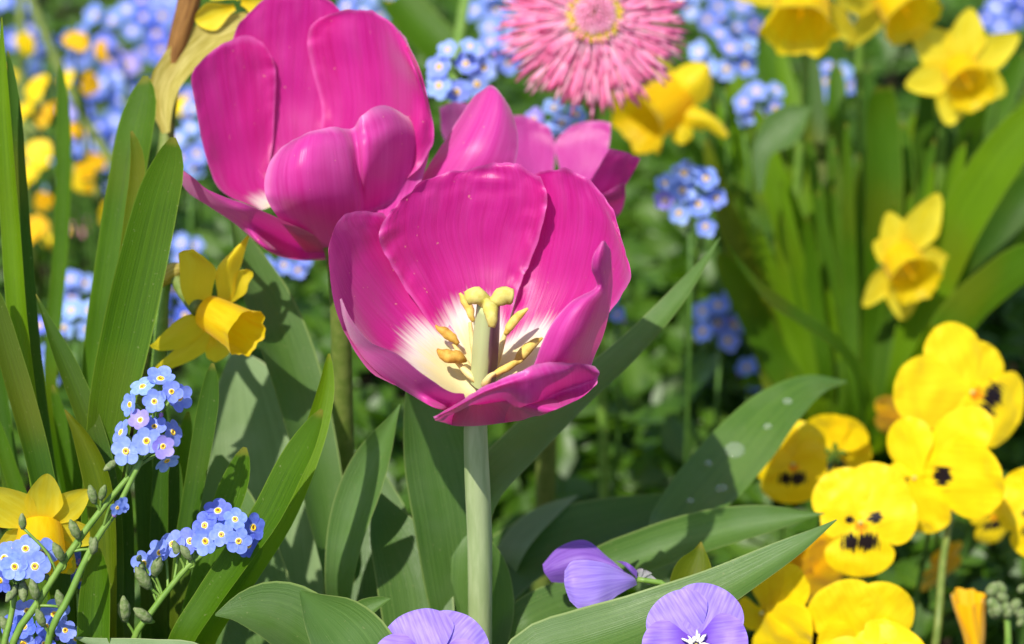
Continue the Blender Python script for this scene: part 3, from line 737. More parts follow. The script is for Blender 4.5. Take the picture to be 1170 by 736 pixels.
def ray_mb(th, L, r_in, lift, droop, wd, seed, mb=None):
    """one slender quilled ray from the disc outwards, notched at its tip"""
    rows = []; m_ = mb or MB()
    d = rD*math.cos(th)+uD*math.sin(th); s = uD*math.cos(th)-rD*math.sin(th)
    pts = []; bend = noise.noise(Vector((seed*1.7, 0, 0)))*.22
    for j in range(9):
        t = j/8; rr = r_in+L*t
        pts.append(cD + d*rr + nD*(lift*math.sin(.5+t*1.6)-droop*t*t) + s*(bend*L*t*t*.5))
    for j in range(9):
        t = j/8; w_ = wd*(.55+.55*t if t < .9 else 1.0)*(1 if t < .99 else .6)
        rows.append([tuple(pts[j]+s*(math.cos(a)*w_)+nD*(math.sin(a)*w_*.38)) for a in [2*math.pi*q/7 for q in range(7)]])
    rows.append([tuple(pts[-1]-d*.03)]*7)
    vv = np.tile(np.array([j/8 for j in range(9)]+[1.0])[:, None], (1, 7))
    return m_.grid(np.array(rows), None, vv, close=True)
rays = []
for ring, (cnt, r_in, Lm, lift, droop) in enumerate([(92, .8, 2.36, .05, .35), (90, .8, 2.26, .14, .28), (86, .8, 2.08, .22, .22), (76, .78, 1.7, .30, .14), (60, .74, 1.2, .38, .06), (38, .70, .75, .45, 0), (26, .60, .42, .60, -.1)]):
    for q in range(cnt):
        th = 2*math.pi*(q+rnd.uniform(-.45, .45))/cnt + ring*.3
        Lq = Lm*rnd.uniform(.84, 1.06)
        rays.append((ring, th, Lq, r_in*rnd.uniform(.92, 1.08), lift*rnd.uniform(.7, 1.3), droop*rnd.uniform(.6, 1.4), rnd.uniform(.036, .054), q+ring*97))
vis = [r_ for r_ in rays if cD.z is not None and math.sin(r_[1]) < .35]
vis.sort(key=lambda r_: -r_[2]); big = vis[:100]; rest = [r_ for r_ in rays if r_ not in big]
for r_ in big: TD.add('ray_petal', ray_mb(*r_[1:]), M['ray'])
mr = MB()
for r_ in rest: ray_mb(*r_[1:], mb=mr)
o = TD.add('ray_petal_mass', mr, M['ray']); o['kind'] = 'stuff'
# disc: yellow florets ring and a tuft of inner rays
md = MB()
for q in range(170):
    a = q*2.39996; rr = .92*math.sqrt((q+1)/170)
    p = cD + (rD*math.cos(a)+uD*math.sin(a))*rr + nD*(.62-.2*rr*rr)
    md.ball(p, .075, nD, 1.6, 6, 4)
TD.add('disc', md, M['disc_yellow'])
mi = MB()
for q in range(110):
    a = q*2.39996; rr = .68*math.sqrt((q+1)/110)
    d = rD*math.cos(a)+uD*math.sin(a)
    p = cD + d*rr + nD*.55
    hh = (.48-.36*(rr/.68)**2)*rnd.uniform(.8, 1.15)
    m0 = len(mi.v); mi.tube([p, p+nD*hh*.6+d*.03, p+nD*hh-d*(.10*rr)+uD*rnd.uniform(-.05, .05)], [.045, .055, .03], 6, 5)
    for z in range(m0, len(mi.v)): mi.uv[z] = (mi.uv[z][0], .10+.42*mi.uv[z][1])
o = TD.add('inner_ray_tuft', mi, M['ray']); o['kind'] = 'stuff'
mc = MB(); mc.ball(cD-nD*.25, 1.0, nD, .55, 14, 8); TD.add('calyx', mc, M['stem_dark'])
TD.add('stem', MB().tube([cD-nD*.4, cD-nD*1.6+Vector((0, 0, -1.0)), cD.lerp(bD, .45)+Vector((0, 1.0, 0)), bD], [.22, .2, .2, .22], 9, 26), M['stem'])

# ================================================================ pansies and violas
def pansy(label, px, py, d, axis, s=1.0, roll=0.0, base=None, mats=('pansy_up', 'pansy_side', 'pansy_low'), name='pansy', cat='pansy', group='yellow pansies', seed=0,
          petals=None, eye=True, stem_mat='stem_dark', hairs=False, lite=False, stempts=None):
    k = KPX*d*s; c = P(px, py, d); fr0 = frame(cdir(*axis)); ro = R(roll)
    fr = (fr0[0]*math.cos(ro)+fr0[1]*math.sin(ro), fr0[1]*math.cos(ro)-fr0[0]*math.sin(ro), fr0[2]); n = fr[2]
    base = Vector(base) if base is not None else Vector((c.x+rnd.uniform(-1, 1), c.y+2.0, 0))
    T = Thing(name, label, cat, base, group)
    P5 = petals or [('u', 118, 62, 66, -.12), ('u', 62, 62, 66, -.16), ('s', 172, 52, 54, -.03), ('s', 8, 52, 54, -.03), ('l', -90, 60, 74, .05)]
    for i, (kk, ang, L, Wd, z) in enumerate(P5):
        mt = mats[{'u': 0, 's': 1, 'l': 2}[kk]]
        a, U, V = tepal_grid(c+n*z, fr, R(ang+rnd.uniform(-4, 4)), L*k, Wd*k*rnd.uniform(.94, 1.06), z0=0, reflex=-.10 if kk == 'u' else (.03 if kk == 's' else -.14), cup=-.04, point=.0,
                             wl=.56, seed=seed*7+i, ruf=(.12 if not lite else .05), base_w=.30, nv=24 if not lite else 10, nu=15 if not lite else 7)
        T.add('petal', MB().grid(a, U, V), M[mt])
    if eye:
        e = MB(); e.ball(c+n*.06, .075*s*d*KPX/.025, n, 1.3, 8, 6); T.add('eye', e, M['stigma'])
    if hairs:
        h = MB()
        for q in range(46):
            a = rnd.uniform(-.2, math.pi+.2); rr = rnd.uniform(.12, .42)
            p = c+n*.12+(fr[0]*math.cos(a)+fr[1]*math.sin(a))*.12
            h.tube([p, c+n*.2+(fr[0]*math.cos(a)+fr[1]*math.sin(a))*rr*.8, c+n*.10+(fr[0]*math.cos(a)+fr[1]*math.sin(a))*rr], [.03, .03, .012], 5, 4)
        T.add('whiskers', h, M['hair'])
    if not lite:
        for q in range(5):
            a = 2*math.pi*q/5+.3
            sep, U, V = tepal_grid(c-n*.32, fr, a, 20*k, 9*k, z0=0, reflex=-.1, nv=8, nu=5, point=.8, seed=q)
            T.add('sepal', MB().grid(sep, U+.5, V), M['bleaf'])
    p1 = c-n*.35
    sp = [p1, p1-n*.7+Vector((0, 0, -.3))] + (stempts or []) + [p1.lerp(base, .5)-n*.8, base]
    T.add('stem', MB().tube(sp, [.06, .085, .1, .11], 7, 22), M[stem_mat])
    return T
pansy('yellow pansy showing its dark face full on, just right of the pointed leaf tip', 983, 597, 75, (-.06, -.05, 1), 1.0, 0, seed=1,
      petals=[('u',125,66,72,-.12),('u',58,72,78,-.16),('s',160,46,56,.06),('s',10,66,72,-.03),('l',-92,64,80,.05)])
pansy('highest yellow pansy, at the right edge, turned right with its black blotch in profile', 1110, 448, 80, (.28, .02, .95), 1.0, -6, seed=2, mats=('pansy_up', 'pansy_up', 'pansy_low'),
      petals=[('u',120,84,74,-.12),('u',64,62,62,-.16),('s',186,98,86,-.05),('s',-84,56,56,-.06),('l',-20,74,92,.05)])
pansy('yellow pansy with small black brow marks, touching the droplet covered leaf', 906, 530, 79, (0, -.15, 1), .82, 8, seed=3, mats=('pansy_up', 'pansy_up', 'pansy_low'),
      petals=[('u',122,58,70,-.12),('u',58,60,70,-.16),('s',172,56,60,-.03),('s',6,48,56,-.03),('l',-96,58,90,.05)])
pansy('yellow pansy seen from behind, between the two black faced pansies', 955, 515, 82, (.30, .30, -.9), .8, 10, seed=4, eye=False)
pansy('yellow pansy turned left showing a bent tall petal, right of the full face pansy', 1046, 546, 77.5, (-.62, -.10, .72), 1.0, 0, seed=5, mats=('pansy_up', 'pansy_side', 'pansy_up'),
      petals=[('u',104,70,62,-.12),('u',44,112,62,-.30),('s',196,40,46,-.03),('s',2,112,92,-.18),('l',-74,66,66,.08)])
pansy('large yellow pansy cut by the bottom edge, directly under the full face pansy', 985, 738, 73, (.05, -.30, .95), 1.0, 0, seed=6, mats=('pansy_up', 'pansy_up', 'pansy_up'),
      petals=[('u',122,80,84,-.20),('u',58,78,80,-.26),('s',172,52,60,-.03),('s',10,52,60,-.03),('l',-90,56,70,.05)])
pansy('yellow pansy lip curling at the bottom edge in front of the large pansy', 1012, 758, 70.5, (.0, .25, .95), .9, 0, seed=7, mats=('pansy_up', 'pansy_up', 'pansy_up'),
      petals=[('u',120,50,80,-.12),('u',60,56,88,-.16),('s',176,84,66,-.03),('s',4,50,56,-.03),('l',-90,52,66,.05)])
pansy('shaded yellow pansy turned away beneath the pointed leaf, by the purple viola', 872, 700, 74, (-.60, -.2, .60), 1.0, 0, seed=8, mats=('pansy_up', 'pansy_up', 'pansy_up'),
      petals=[('u',84,66,52,-.12),('u',40,74,60,-.16),('s',190,40,40,-.03),('s',-20,72,66,-.03),('l',-78,66,70,.05)])
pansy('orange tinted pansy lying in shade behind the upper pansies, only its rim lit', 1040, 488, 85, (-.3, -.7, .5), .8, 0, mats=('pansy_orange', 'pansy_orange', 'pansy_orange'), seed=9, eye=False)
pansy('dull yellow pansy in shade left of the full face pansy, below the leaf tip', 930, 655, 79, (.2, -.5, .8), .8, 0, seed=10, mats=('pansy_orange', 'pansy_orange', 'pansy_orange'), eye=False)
pansy('yellow pansy cut off by the right edge, beside the whitish buds', 1186, 588, 78, (-.3, -.1, .9), .9, 0, seed=11)
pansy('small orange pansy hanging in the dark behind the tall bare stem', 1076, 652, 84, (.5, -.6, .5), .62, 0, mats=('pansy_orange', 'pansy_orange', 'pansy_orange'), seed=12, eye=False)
pansy('half open yellow pansy behind leaves near the right edge', 1134, 588, 84, (.3, -.2, .8), .6, 0, seed=13, eye=False)
# closed bud at bottom right
tb = P(1110, 735, 76); T = Thing('pansy_bud', 'rolled up orange yellow pansy bud standing at the bottom right', 'flower bud', Vector((tb.x, tb.y+1, 0)), None)
kb = KPX*76
m = MB(); rws = []
for j in range(14):
    t = j/13; rws.append([tuple(P(1110+4*math.cos(t*3), 742-60*t, 76)+(RT*math.cos(a)+Vector((0, 1, 0))*math.sin(a))*kb*(9+9*t+2*math.sin(a*3+t)+(2.5*math.sin(a*7)*t))) for a in [2*math.pi*q/28 for q in range(28)]])
T.add('rolled_petal', m.grid(np.array(rws), close=True), M['pansy_orange'])
T.add('stem', MB().tube([P(1110, 740, 76), P(1112, 800, 76), Vector((tb.x, tb.y+1, 0))], [.2, .1, .1], 8), M['stem_dark'])
# tall bare stem among the pansies
ts = W([(1087,585),(1084,602),(1077,645),(1071,720)], (79.5, 76)); b_ = Vector((ts[-1].x-.3, ts[-1].y+1.5, 0))
single('flower_stem', MB().tube(ts+[b_], [.10, .13, .14, .15], 9, 30), M['stem_olive'], 'bare green flower stem standing in front of the shaded pansies, lower right', 'stem', org=b_)

# violas
PV = [('u',118,66,80,-.10),('u',58,72,84,-.14),('s',176,62,60,.04),('s',6,60,64,.06),('l',-90,60,70,.1)]
pansy('violet viola with white whiskers, low in front of the big pointed leaf', 795, 737, 62.5, (0, .10, 1), 1.0, 6, name='viola', cat='viola', group='violet violas', mats=('viola_up', 'viola_side', 'viola_side'), seed=21, petals=PV, hairs=True)
pansy('pale violet viola cut by the bottom edge, at the foot of the front tulip stem', 492, 762, 62, (0, .35, .9), .98, 0, name='viola', cat='viola', group='violet violas', mats=('viola_up', 'viola_side', 'viola_side'), seed=22,
      petals=[('u',112,74,92,-.10),('u',50,78,86,-.14),('s',172,70,66,.04),('s',6,62,64,.06),('l',-90,60,70,.1)])
D4 = 66.0; b4 = Vector((P(745, 700, D4).x, P(724, 660, D4).y+2, 0))
TV = Thing('viola', 'violet viola in side view, tipped left, lying just above the big pointed leaf', 'viola', b4, 'violet violas')
def vp(rows, mat, seed):
    c_ = [[P(p[0], p[1], D4+p[2]) for p in r] for r in rows]; b = surf(c_, 22, 26, .07, 1.6, seed, .04)
    uu = np.tile(np.linspace(-.4, .4, 22), (26, 1)); TV.add('petal', MB().grid(b, uu), M[mat])
vp([[(716,656,.5),(720,657,.5),(724,660,.5)],[(690,632,.9),(694,644,.6),(698,660,.9)],[(668,617,1.1),(668,640,.7),(672,664,1.0)],[(640,624,1.1),(642,646,.7),(648,666,1.0)],[(620,645,1.0),(622,654,.9),(630,665,1.0)]], 'viola_dark', 1)
vp([[(722,658,.1),(726,662,.0),(728,668,.1)],[(696,645,-.3),(702,662,-.6),(708,679,-.5)],[(672,640,-.6),(676,666,-1.1),(686,694,-1.0)],[(654,641,-.7),(656,668,-1.2),(664,697,-1.1)],[(645,652,-.7),(645,668,-1.0),(651,687,-1.0)]], 'viola_up', 2)
vp([[(724,658,.2),(727,660,.1),(730,664,.1)],[(712,646,0),(720,652,-.2),(728,660,-.1)],[(704,641,.1),(716,643,-.2),(728,652,-.1)]], 'viola_dark', 3)
for q, (px, py) in enumerate(((745, 655), (750, 662), (742, 668), (735, 650))):
    TV.add('sepal', ribbon(W([(px, py), ((px+728)/2, (py+660)/2-2), (728, 661)], D4), [.05, .22, .14], tip=.5, n=12), M['sepal'])
TV.add('stem', MB().tube(W([(728,662),(742,664),(760,668),(770,690)], D4)+[b4], [.08, .08, .1, .1], 8, 24), M['stem'])

# ================================================================ forget-me-nots
def floret_mesh(name, mat, cupz, seed):
    m = MB(); rr_ = random.Random(seed)
    for q in range(5):
        a0 = 2*math.pi*q/5+rr_.uniform(-.06, .06)
        fr = (Vector((1, 0, 0)), Vector((0, 1, 0)), Vector((0, 0, 1)))
        a, U, V = tepal_grid(Vector((0, 0, (q % 2)*.02)), fr, a0, 1.0*rr_.uniform(.92, 1.05), .92*rr_.uniform(.92, 1.05), reflex=cupz, cup=.05, point=0, wl=.58, nv=9, nu=7, ruf=.05, base_w=.3, seed=seed+q)
        m.grid(a, a[:, :, 0], a[:, :, 1])
    return m.mesh(name, M[mat])
FLO = {mt: [floret_mesh('blossom', mt, cz, i*10+3) for i, cz in enumerate((.02, .14, .28))] for mt in ('fm_blue', 'fm_pale', 'fm_deep', 'fm_lilac')}
def eye_mesh():
    m = MB(); rows = []
    for j in range(9):
        b = 2*math.pi*j/8
        rows.append([((.17+.055*math.cos(b))*math.cos(a), (.17+.055*math.cos(b))*math.sin(a), .05+.055*math.sin(b)) for a in [2*math.pi*q/10 for q in range(10)]])
    return m.grid(np.array(rows), close=True).mesh('eye', M['fm_eye'])
def thr_mesh():
    m = MB(); m.ball((0, 0, .02), .13, (0, 0, 1), .3, 8, 5); return m.mesh('throat', M['fm_throat'])
EYE, THR = eye_mesh(), thr_mesh()
def fmn(label, flor, d, r, stem, mats=('fm_blue',), buds=(), base=None, lean=(0, 0, 0), group='blue forget-me-nots', eyes=True, spread=.55, axis=(0, .25, 1), stemr=.09):
    """flor: list of photo spots (px, py[, depth offset[, tilt x, tilt y]]); r: blossom radius in photo px; stem: photo spots from the head down"""
    st = W(stem, d) if not isinstance(stem[0], Vector) else stem
    b = Vector(base) if base is not None else Vector((st[-1].x+rnd.uniform(-.6, .6), st[-1].y+1.2, 0))
    T = Thing('forget_me_not', label, 'forget-me-not', b, group)
    pts = st+([b] if st[-1].z > 1 else [])
    m = MB(); m.tube(pts, [stemr*.7, stemr, stemr*1.1, stemr*1.25], 8, 30)
    cl = CK([tuple(p) for p in pts], 40)
    cx = sum(f[0] for f in flor)/len(flor); cy = sum(f[1] for f in flor)/len(flor); rad = max(8, max(abs(f[0]-cx)+abs(f[1]-cy) for f in flor))
    for i, f in enumerate(flor):
        dz = f[2] if len(f) > 2 else rnd.uniform(-.3, .3)
        p = P(f[0], f[1], d+dz-.4)
        if len(f) > 3: ax = cdir(f[3], f[4], max(.15, 1-.6*(abs(f[3])+abs(f[4]))))
        else: ax = cdir(axis[0]+spread*(f[0]-cx)/rad*1.3+rnd.uniform(-.25, .25), axis[1]-spread*(f[1]-cy)/rad*1.3+rnd.uniform(-.25, .25), axis[2])
        q = ax.to_track_quat('Z', 'Y')
        from mathutils import Quaternion
        q = q @ Quaternion((0, 0, 1), rnd.uniform(0, 6.28))
        s = r*KPX*d*rnd.uniform(.78, 1.08)
        o = T.inst('blossom', rnd.choice(FLO['fm_lilac' if rnd.random() < .05 else rnd.choice(mats)]), p, q, s)
        if eyes:
            e = bpy.data.objects.new('eye', EYE); C.objects.link(e); e.parent = o
            e = bpy.data.objects.new('throat', THR); C.objects.link(e); e.parent = o
        j = int(np.argmin(np.linalg.norm(cl[:22]-np.array(p-UP*.6), axis=1)))
        qn = Vector(cl[min(39, j+1)])
        m.tube([p, p-ax*.25, p.lerp(qn, .6)-ax*.15, qn], [.04, .045, .04, .045], 5, 7)
    for (px, py, s_, dx, dy) in buds:
        c_ = P(px, py, d-.25); dirv = cdir(dx, dy, .3)
        bm = MB(); bm.tube([c_-dirv*s_, c_-dirv*s_*.4, c_+dirv*s_*.4, c_+dirv*s_*1.1], [.07*s_/.25, .13*s_/.25, .12*s_/.25, .03], 8, 10)
        T.add('bud', bm, M['bud'])
        j = int(np.argmin(np.linalg.norm(cl-np.array(c_-dirv*s_*1.5), axis=1)))
        m.tube([c_-dirv*s_*.8, c_.lerp(Vector(cl[j]), .6)-dirv*s_, Vector(cl[min(39, j+1)])], [.04, .04, .05], 5, 6)
    for q in range(max(2, len(flor)//3)):
        f = rnd.choice(flor); c_ = P(f[0]+rnd.uniform(-1, 1)*r*.9, f[1]+rnd.uniform(-1, 1)*r*.9, d-.2); bm = MB()
        bm.ball(c_, r*KPX*d*rnd.uniform(.14, .24), (rnd.uniform(-.5, .5), -.3, 1), 1.4, 8, 6); T.add('bud', bm, M[rnd.choice(['bud_pink', 'bud'])])
        j = int(np.argmin(np.linalg.norm(cl[:22]-np.array(c_-UP*.6), axis=1)))
        m.tube([c_, c_.lerp(Vector(cl[j]), .6)-FW*-.1, Vector(cl[j])], [.035, .035, .04], 5, 6)
    T.add('stem', m, M['stem' if d < 78 else 'stem_dark'])
    return T
Z5 = lambda x, y: (x*.4432, 410+y*.4432)
def z5(l): return [(*Z5(a[0], a[1]), *a[2:]) for a in l]
fmn('sharp pale blue forget-me-not head on a long leaning stem, left of the tulips',
    z5([(398,110,-.3,0,.1),(442,85,-.2,.35,.15),(335,118,.1,-.6,.1),(368,72,.3,-.2,.6),(414,52,.5,.1,.7),(462,100,.4,.6,0),(362,158,-.1,-.2,.3),(378,212,-.4,0,.1),(325,238,-.3,-.15,-.1),(420,226,-.4,.3,0),(312,190,.2,-.6,.3),(398,175,.1,.1,.5),(445,190,.4,.7,.2),(430,262,.4,.4,-.6)]),
    62, 17.5, z5([(392,170),(372,235),(350,280),(285,360),(215,450),(150,545),(90,640),(40,715)]), ('fm_blue', 'fm_pale', 'fm_blue'),
    buds=z5([(285,275,.20,-.5,-.4),(238,350,.24,-.2,.9),(265,345,.2,.3,.8),(192,440,.26,-.3,.8),(150,498,.26,-.3,.7),(88,595,.26,-.2,.9),(58,420,.2,0,1),(240,480,.2,-.2,.8),(155,622,.26,-.2,.9)]))
fmn('single small violet forget-me-not blossom on a thin stem below the sharp pale head', z5([(302,384,-.2,.5,-.2),(315,378,0,.7,.2)]), 61.6, 11,
    z5([(365,262),(330,330),(300,390),(255,455),(215,530),(175,620),(130,705)]), ('fm_blue',), buds=z5([(242,482,.22,.2,.9),(104,668,.24,-.3,.9)]))
fmn('blue forget-me-not head leaning over the strap leaves, right of the lower daffodil',
    z5([(571,453,-.3,0,.1),(606,414,-.1,.2,.3),(615,470,-.3,.2,-.1),(528,430,.1,-.3,.2),(562,392,.3,0,.6),(652,435,.3,.6,.1),(530,470,0,-.3,-.1),(590,440,.2,0,.2),(640,480,.3,.5,-.2),(490,470,.2,-.1,.2),(445,478,.3,-.3,.3),(412,500,.4,-.3,.2),(372,528,.5,-.4,0)]),
    63.5, 17, z5([(600,470),(545,490),(490,530),(430,600),(385,660),(350,710)]), ('fm_blue', 'fm_blue', 'fm_deep'),
    buds=z5([(368,565,.34,-.4,.7),(405,535,.3,.2,.5),(320,645,.34,0,.9),(480,500,.24,-.4,.6),(368,660,.28,-.6,.5),(455,490,.22,-.2,.8)]))
fmn('blue forget-me-not head at the left edge overlapping the nodding daffodil', z5([(38,536,-.3,0,.1),(90,535,-.3,.1,0),(66,490,-.1,.1,.4),(12,515,0,-.3,.1),(0,570,.1,-.3,-.3),(110,500,.2,.4,.3),(28,492,.3,-.1,.6)]),
    62.5, 17.5, z5([(50,550),(40,600),(25,680),(10,740)]), ('fm_blue', 'fm_deep'), buds=z5([(60,600,.26,.1,-.6),(30,605,.24,-.3,-.5)]))
fmn('blue forget-me-not head low in the bottom left corner', z5([(62,690,-.2,-.1,.1),(120,690,-.3,0,.1),(168,700,-.1,.3,.1),(70,650,.1,0,.5),(30,690,.1,-.4,.1),(140,660,.2,.2,.5),(195,720,.2,.5,.1),(60,735,-.1,0,-.2),(115,735,-.1,.1,0)]),
    63.5, 17, z5([(100,720),(95,780),(90,830)]), ('fm_blue', 'fm_deep'), buds=z5([(18,690,.3,-.3,.6),(20,720,.24,-.2,.6)]))
fmn('small deep blue forget-me-not peeping behind the leaning stems, left', z5([(200,535,.2,.2,.1),(205,568,.3,.2,-.2),(188,515,.3,0,.4)]), 66.5, 14, z5([(200,560),(205,640),(210,760)]), ('fm_deep',))
def cluster(cx, cy, rx, ry, cnt, mind):
    out = []
    for _ in range(4000):
        a = rnd.uniform(0, 6.283); q = math.sqrt(rnd.random()); p = (cx+rx*q*math.cos(a), cy+ry*q*math.sin(a))
        if all((p[0]-o[0])**2+(p[1]-o[1])**2 > mind*mind for o in out): out.append(p)
        if len(out) >= cnt: break
    return out
def fcl(label, cx, cy, rx, ry, d, cnt, r, mats, drop=70):
    if d >= 100 and cx < 300: d += 10; cnt = max(3, int(cnt*.72)); mats = ('fm_blue', 'fm_deep') if mats is PB else mats
    fl = cluster(cx, cy, rx*1.15+2, ry*1.15+2, cnt, r*1.22)
    fmn(label, fl, d, r, [(cx, cy+ry*.3), (cx+rnd.uniform(-3, 3), cy+ry+10), (cx+rnd.uniform(-8, 8), cy+ry+drop)], mats, eyes=(d < 112), stemr=.08)
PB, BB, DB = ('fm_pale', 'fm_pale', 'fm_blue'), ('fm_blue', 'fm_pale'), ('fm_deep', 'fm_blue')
fcl('pale blue forget-me-not head between the left tulip and the pink daisy', 526, 82, 24, 26, 80, 8, 16.5, PB)
fcl('blue forget-me-not head below the daffodil that hides behind the daisy', 790, 230, 32, 27, 84, 9, 16, BB)
fcl('pale forget-me-not head with dark buds, right of the pink daisy', 823, 66, 30, 22, 92, 8, 16, PB)
fcl('small pale forget-me-not head just above a dark rounded leaf, right of the daisy', 876, 118, 22, 16, 92, 5, 14, PB)
fcl('tiny pale forget-me-not head of one blossom left of the dark rounded leaf', 851, 128, 5, 8, 93, 2, 9, PB)
fcl('deep blue forget-me-not head against the leaf clump, right of the diagonal tulip leaf', 822, 362, 18, 26, 92, 7, 15, BB)
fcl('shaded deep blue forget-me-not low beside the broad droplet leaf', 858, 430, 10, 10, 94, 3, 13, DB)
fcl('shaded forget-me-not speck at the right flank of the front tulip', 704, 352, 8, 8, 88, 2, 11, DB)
fcl('pale forget-me-not head right beneath the pink daisy, above the far tulip', 634, 134, 34, 13, 84, 7, 15, PB)
fcl('pale forget-me-not head touching the left rim of the daisy', 566, 62, 16, 18, 90, 6, 14, BB)
fcl('blurred forget-me-not head above left of the daisy at the top edge', 560, 12, 26, 16, 100, 7, 14, PB)
fcl('forget-me-not head peeking over the left tulip at the top edge', 418, 6, 24, 12, 98, 6, 14, PB)
fcl('blurred forget-me-not head at the top edge right of the daisy', 800, 8, 22, 16, 104, 6, 14, BB)
fcl('blurred forget-me-not head at the top edge left of the biggest trumpet daffodil', 845, 24, 18, 16, 106, 6, 14, DB)
fcl('deep blue forget-me-not blur in the top right corner', 1150, 14, 20, 18, 112, 6, 14, DB)
fcl('blue forget-me-not bits between daffodil stems under the big trumpet', 956, 90, 14, 16, 102, 5, 12, BB)
fcl('blue forget-me-not head under the left tulip, above the side view daffodil', 326, 298, 18, 11, 86, 5, 13, BB)
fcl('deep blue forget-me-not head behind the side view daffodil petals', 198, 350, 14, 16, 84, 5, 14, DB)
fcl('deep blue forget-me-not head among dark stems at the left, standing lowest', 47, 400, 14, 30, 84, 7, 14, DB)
fcl('light blue forget-me-not head left of the big upright strap leaves', 88, 366, 20, 16, 84, 5, 15, BB)
fcl('small forget-me-not head above the light blue one at left', 88, 326, 12, 14, 92, 4, 13, BB)
fcl('large blurred light blue forget-me-not head near the top, left of the brown stalk', 142, 34, 46, 34, 100, 20, 15, PB)
fcl('blurred forget-me-not head under the large light blue one', 150, 80, 40, 20, 104, 12, 15, BB)
fcl('pale forget-me-not blur in the top left corner', 14, 22, 20, 26, 112, 7, 15, PB)
fcl('violet blue blur of forget-me-nots right of the top left corner', 62, 62, 26, 18, 114, 8, 15, BB)
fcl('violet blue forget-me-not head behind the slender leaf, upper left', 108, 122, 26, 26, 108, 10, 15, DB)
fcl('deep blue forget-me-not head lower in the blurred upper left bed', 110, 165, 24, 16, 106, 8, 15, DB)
fcl('blue forget-me-not blur behind the brown stalk at the top', 190, 14, 18, 22, 112, 7, 14, BB)
fcl('pale forget-me-not blur between the papery sheath and the left tulip', 219, 158, 12, 30, 96, 7, 14, PB)
fcl('pale forget-me-not blur by the leaf tips left of the tulip', 222, 108, 10, 26, 100, 5, 13, PB)
fcl('small blue blur low between the leftmost leaves', 42, 195, 12, 12, 112, 4, 14, BB)
fcl('deep blue blur between the slender leaf and the big leaves', 116, 205, 12, 16, 110, 5, 14, DB)
fcl('blue blur beside the pink speck in the upper left bed', 40, 225, 10, 10, 116, 4, 13, BB)
fcl('forget-me-not head in shade below the side view daffodil at its left', 215, 285, 14, 10, 98, 4, 12, BB)

# blurred yellow and orange pansies and one pink daisy in the far left bed
for i, (px, py, s, org, lab) in enumerate((
    (88, 46, .42, 1, 'orange pansy blur near the top left between blue heads'),
    (40, 100, .5, 0, 'yellow pansy blur close to the leftmost tall leaf'),
    (104, 96, .40, 1, 'dark orange pansy blur behind the slender leaf'),
    (50, 130, .5, 1, 'deep orange pansy blur left of the slender leaf'),
    (44, 176, .5, 0, 'yellow pansy blur under the deep orange one'),
    (96, 205, .48, 1, 'orange pansy blur right of the slender leaf'),
    (36, 262, .5, 1, 'orange pansy blur low beside the leftmost leaves'),
    (62, 268, .46, 0, 'yellow pansy blur lowest in the far left bed'),
    (88, 210, .34, 0, 'small yellow pansy blur touching an orange one'),
    (22, 130, .44, 0, 'yellow pansy blur half behind the leftmost leaf'),
    (110, 182, .38, 1, 'small orange pansy blur beneath the deep blue head'),
    (30, 50, .36, 0, 'small pale yellow pansy blur near the top left corner'),
    (125, 245, .4, 0, 'yellow pansy blur behind the tall strap leaves'),
    (75, 90, .34, 0, 'little yellow pansy blur under the violet blue heads at far left'),
    (30, 200, .36, 0, 'little yellow pansy blur right beside the two leftmost blades'),
    (88, 150, .36, 1, 'little orange pansy blur on the right flank of the slender leaf'),
    (48, 232, .34, 1, 'little orange pansy blur above the lowest yellow one'),
    (115, 60, .34, 1, 'little orange pansy blur under the large light blue head'),
    (12, 84, .36, 0, 'little yellow pansy blur at the very edge, upper left'),
    (205, 120, .34, 0, 'little yellow pansy blur between the papery sheath and the tulip'))):
    pansy(lab, px, py, 100+2*(i % 4), (rnd.uniform(-.8, .8), rnd.uniform(-.5, .7), .8), s*.62, rnd.uniform(-40, 40),
          mats=('pansy_orange',)*3 if org else ('pansy_up', 'pansy_up', 'pansy_up'), group='blurred pansies in the far bed', seed=40+i, lite=True, eye=False)
cP = P(97, 258, 118); TP = Thing('pink_daisy', 'tiny pink daisy blur low in the far left bed', 'daisy', Vector((cP.x, cP.y+1, 0)))
m = MB(); fp = frame(cdir(0, .5, 1))
for q in range(22):
    a, U, V = tepal_grid(cP, fp, 2*math.pi*q/22, .75, .22, reflex=.1*(q % 3), nv=5, nu=3, seed=q); m.grid(a, U+.5, V)
TP.add('ray_petals', m, M['ray']); m = MB(); m.ball(cP, .25, fp[2], .7); TP.add('disc', m, M['fm_eye'])
TP.add('stem', MB().tube([cP, Vector((cP.x, cP.y+1, 0))], [.1, .12], 6), M['stem_dark'])

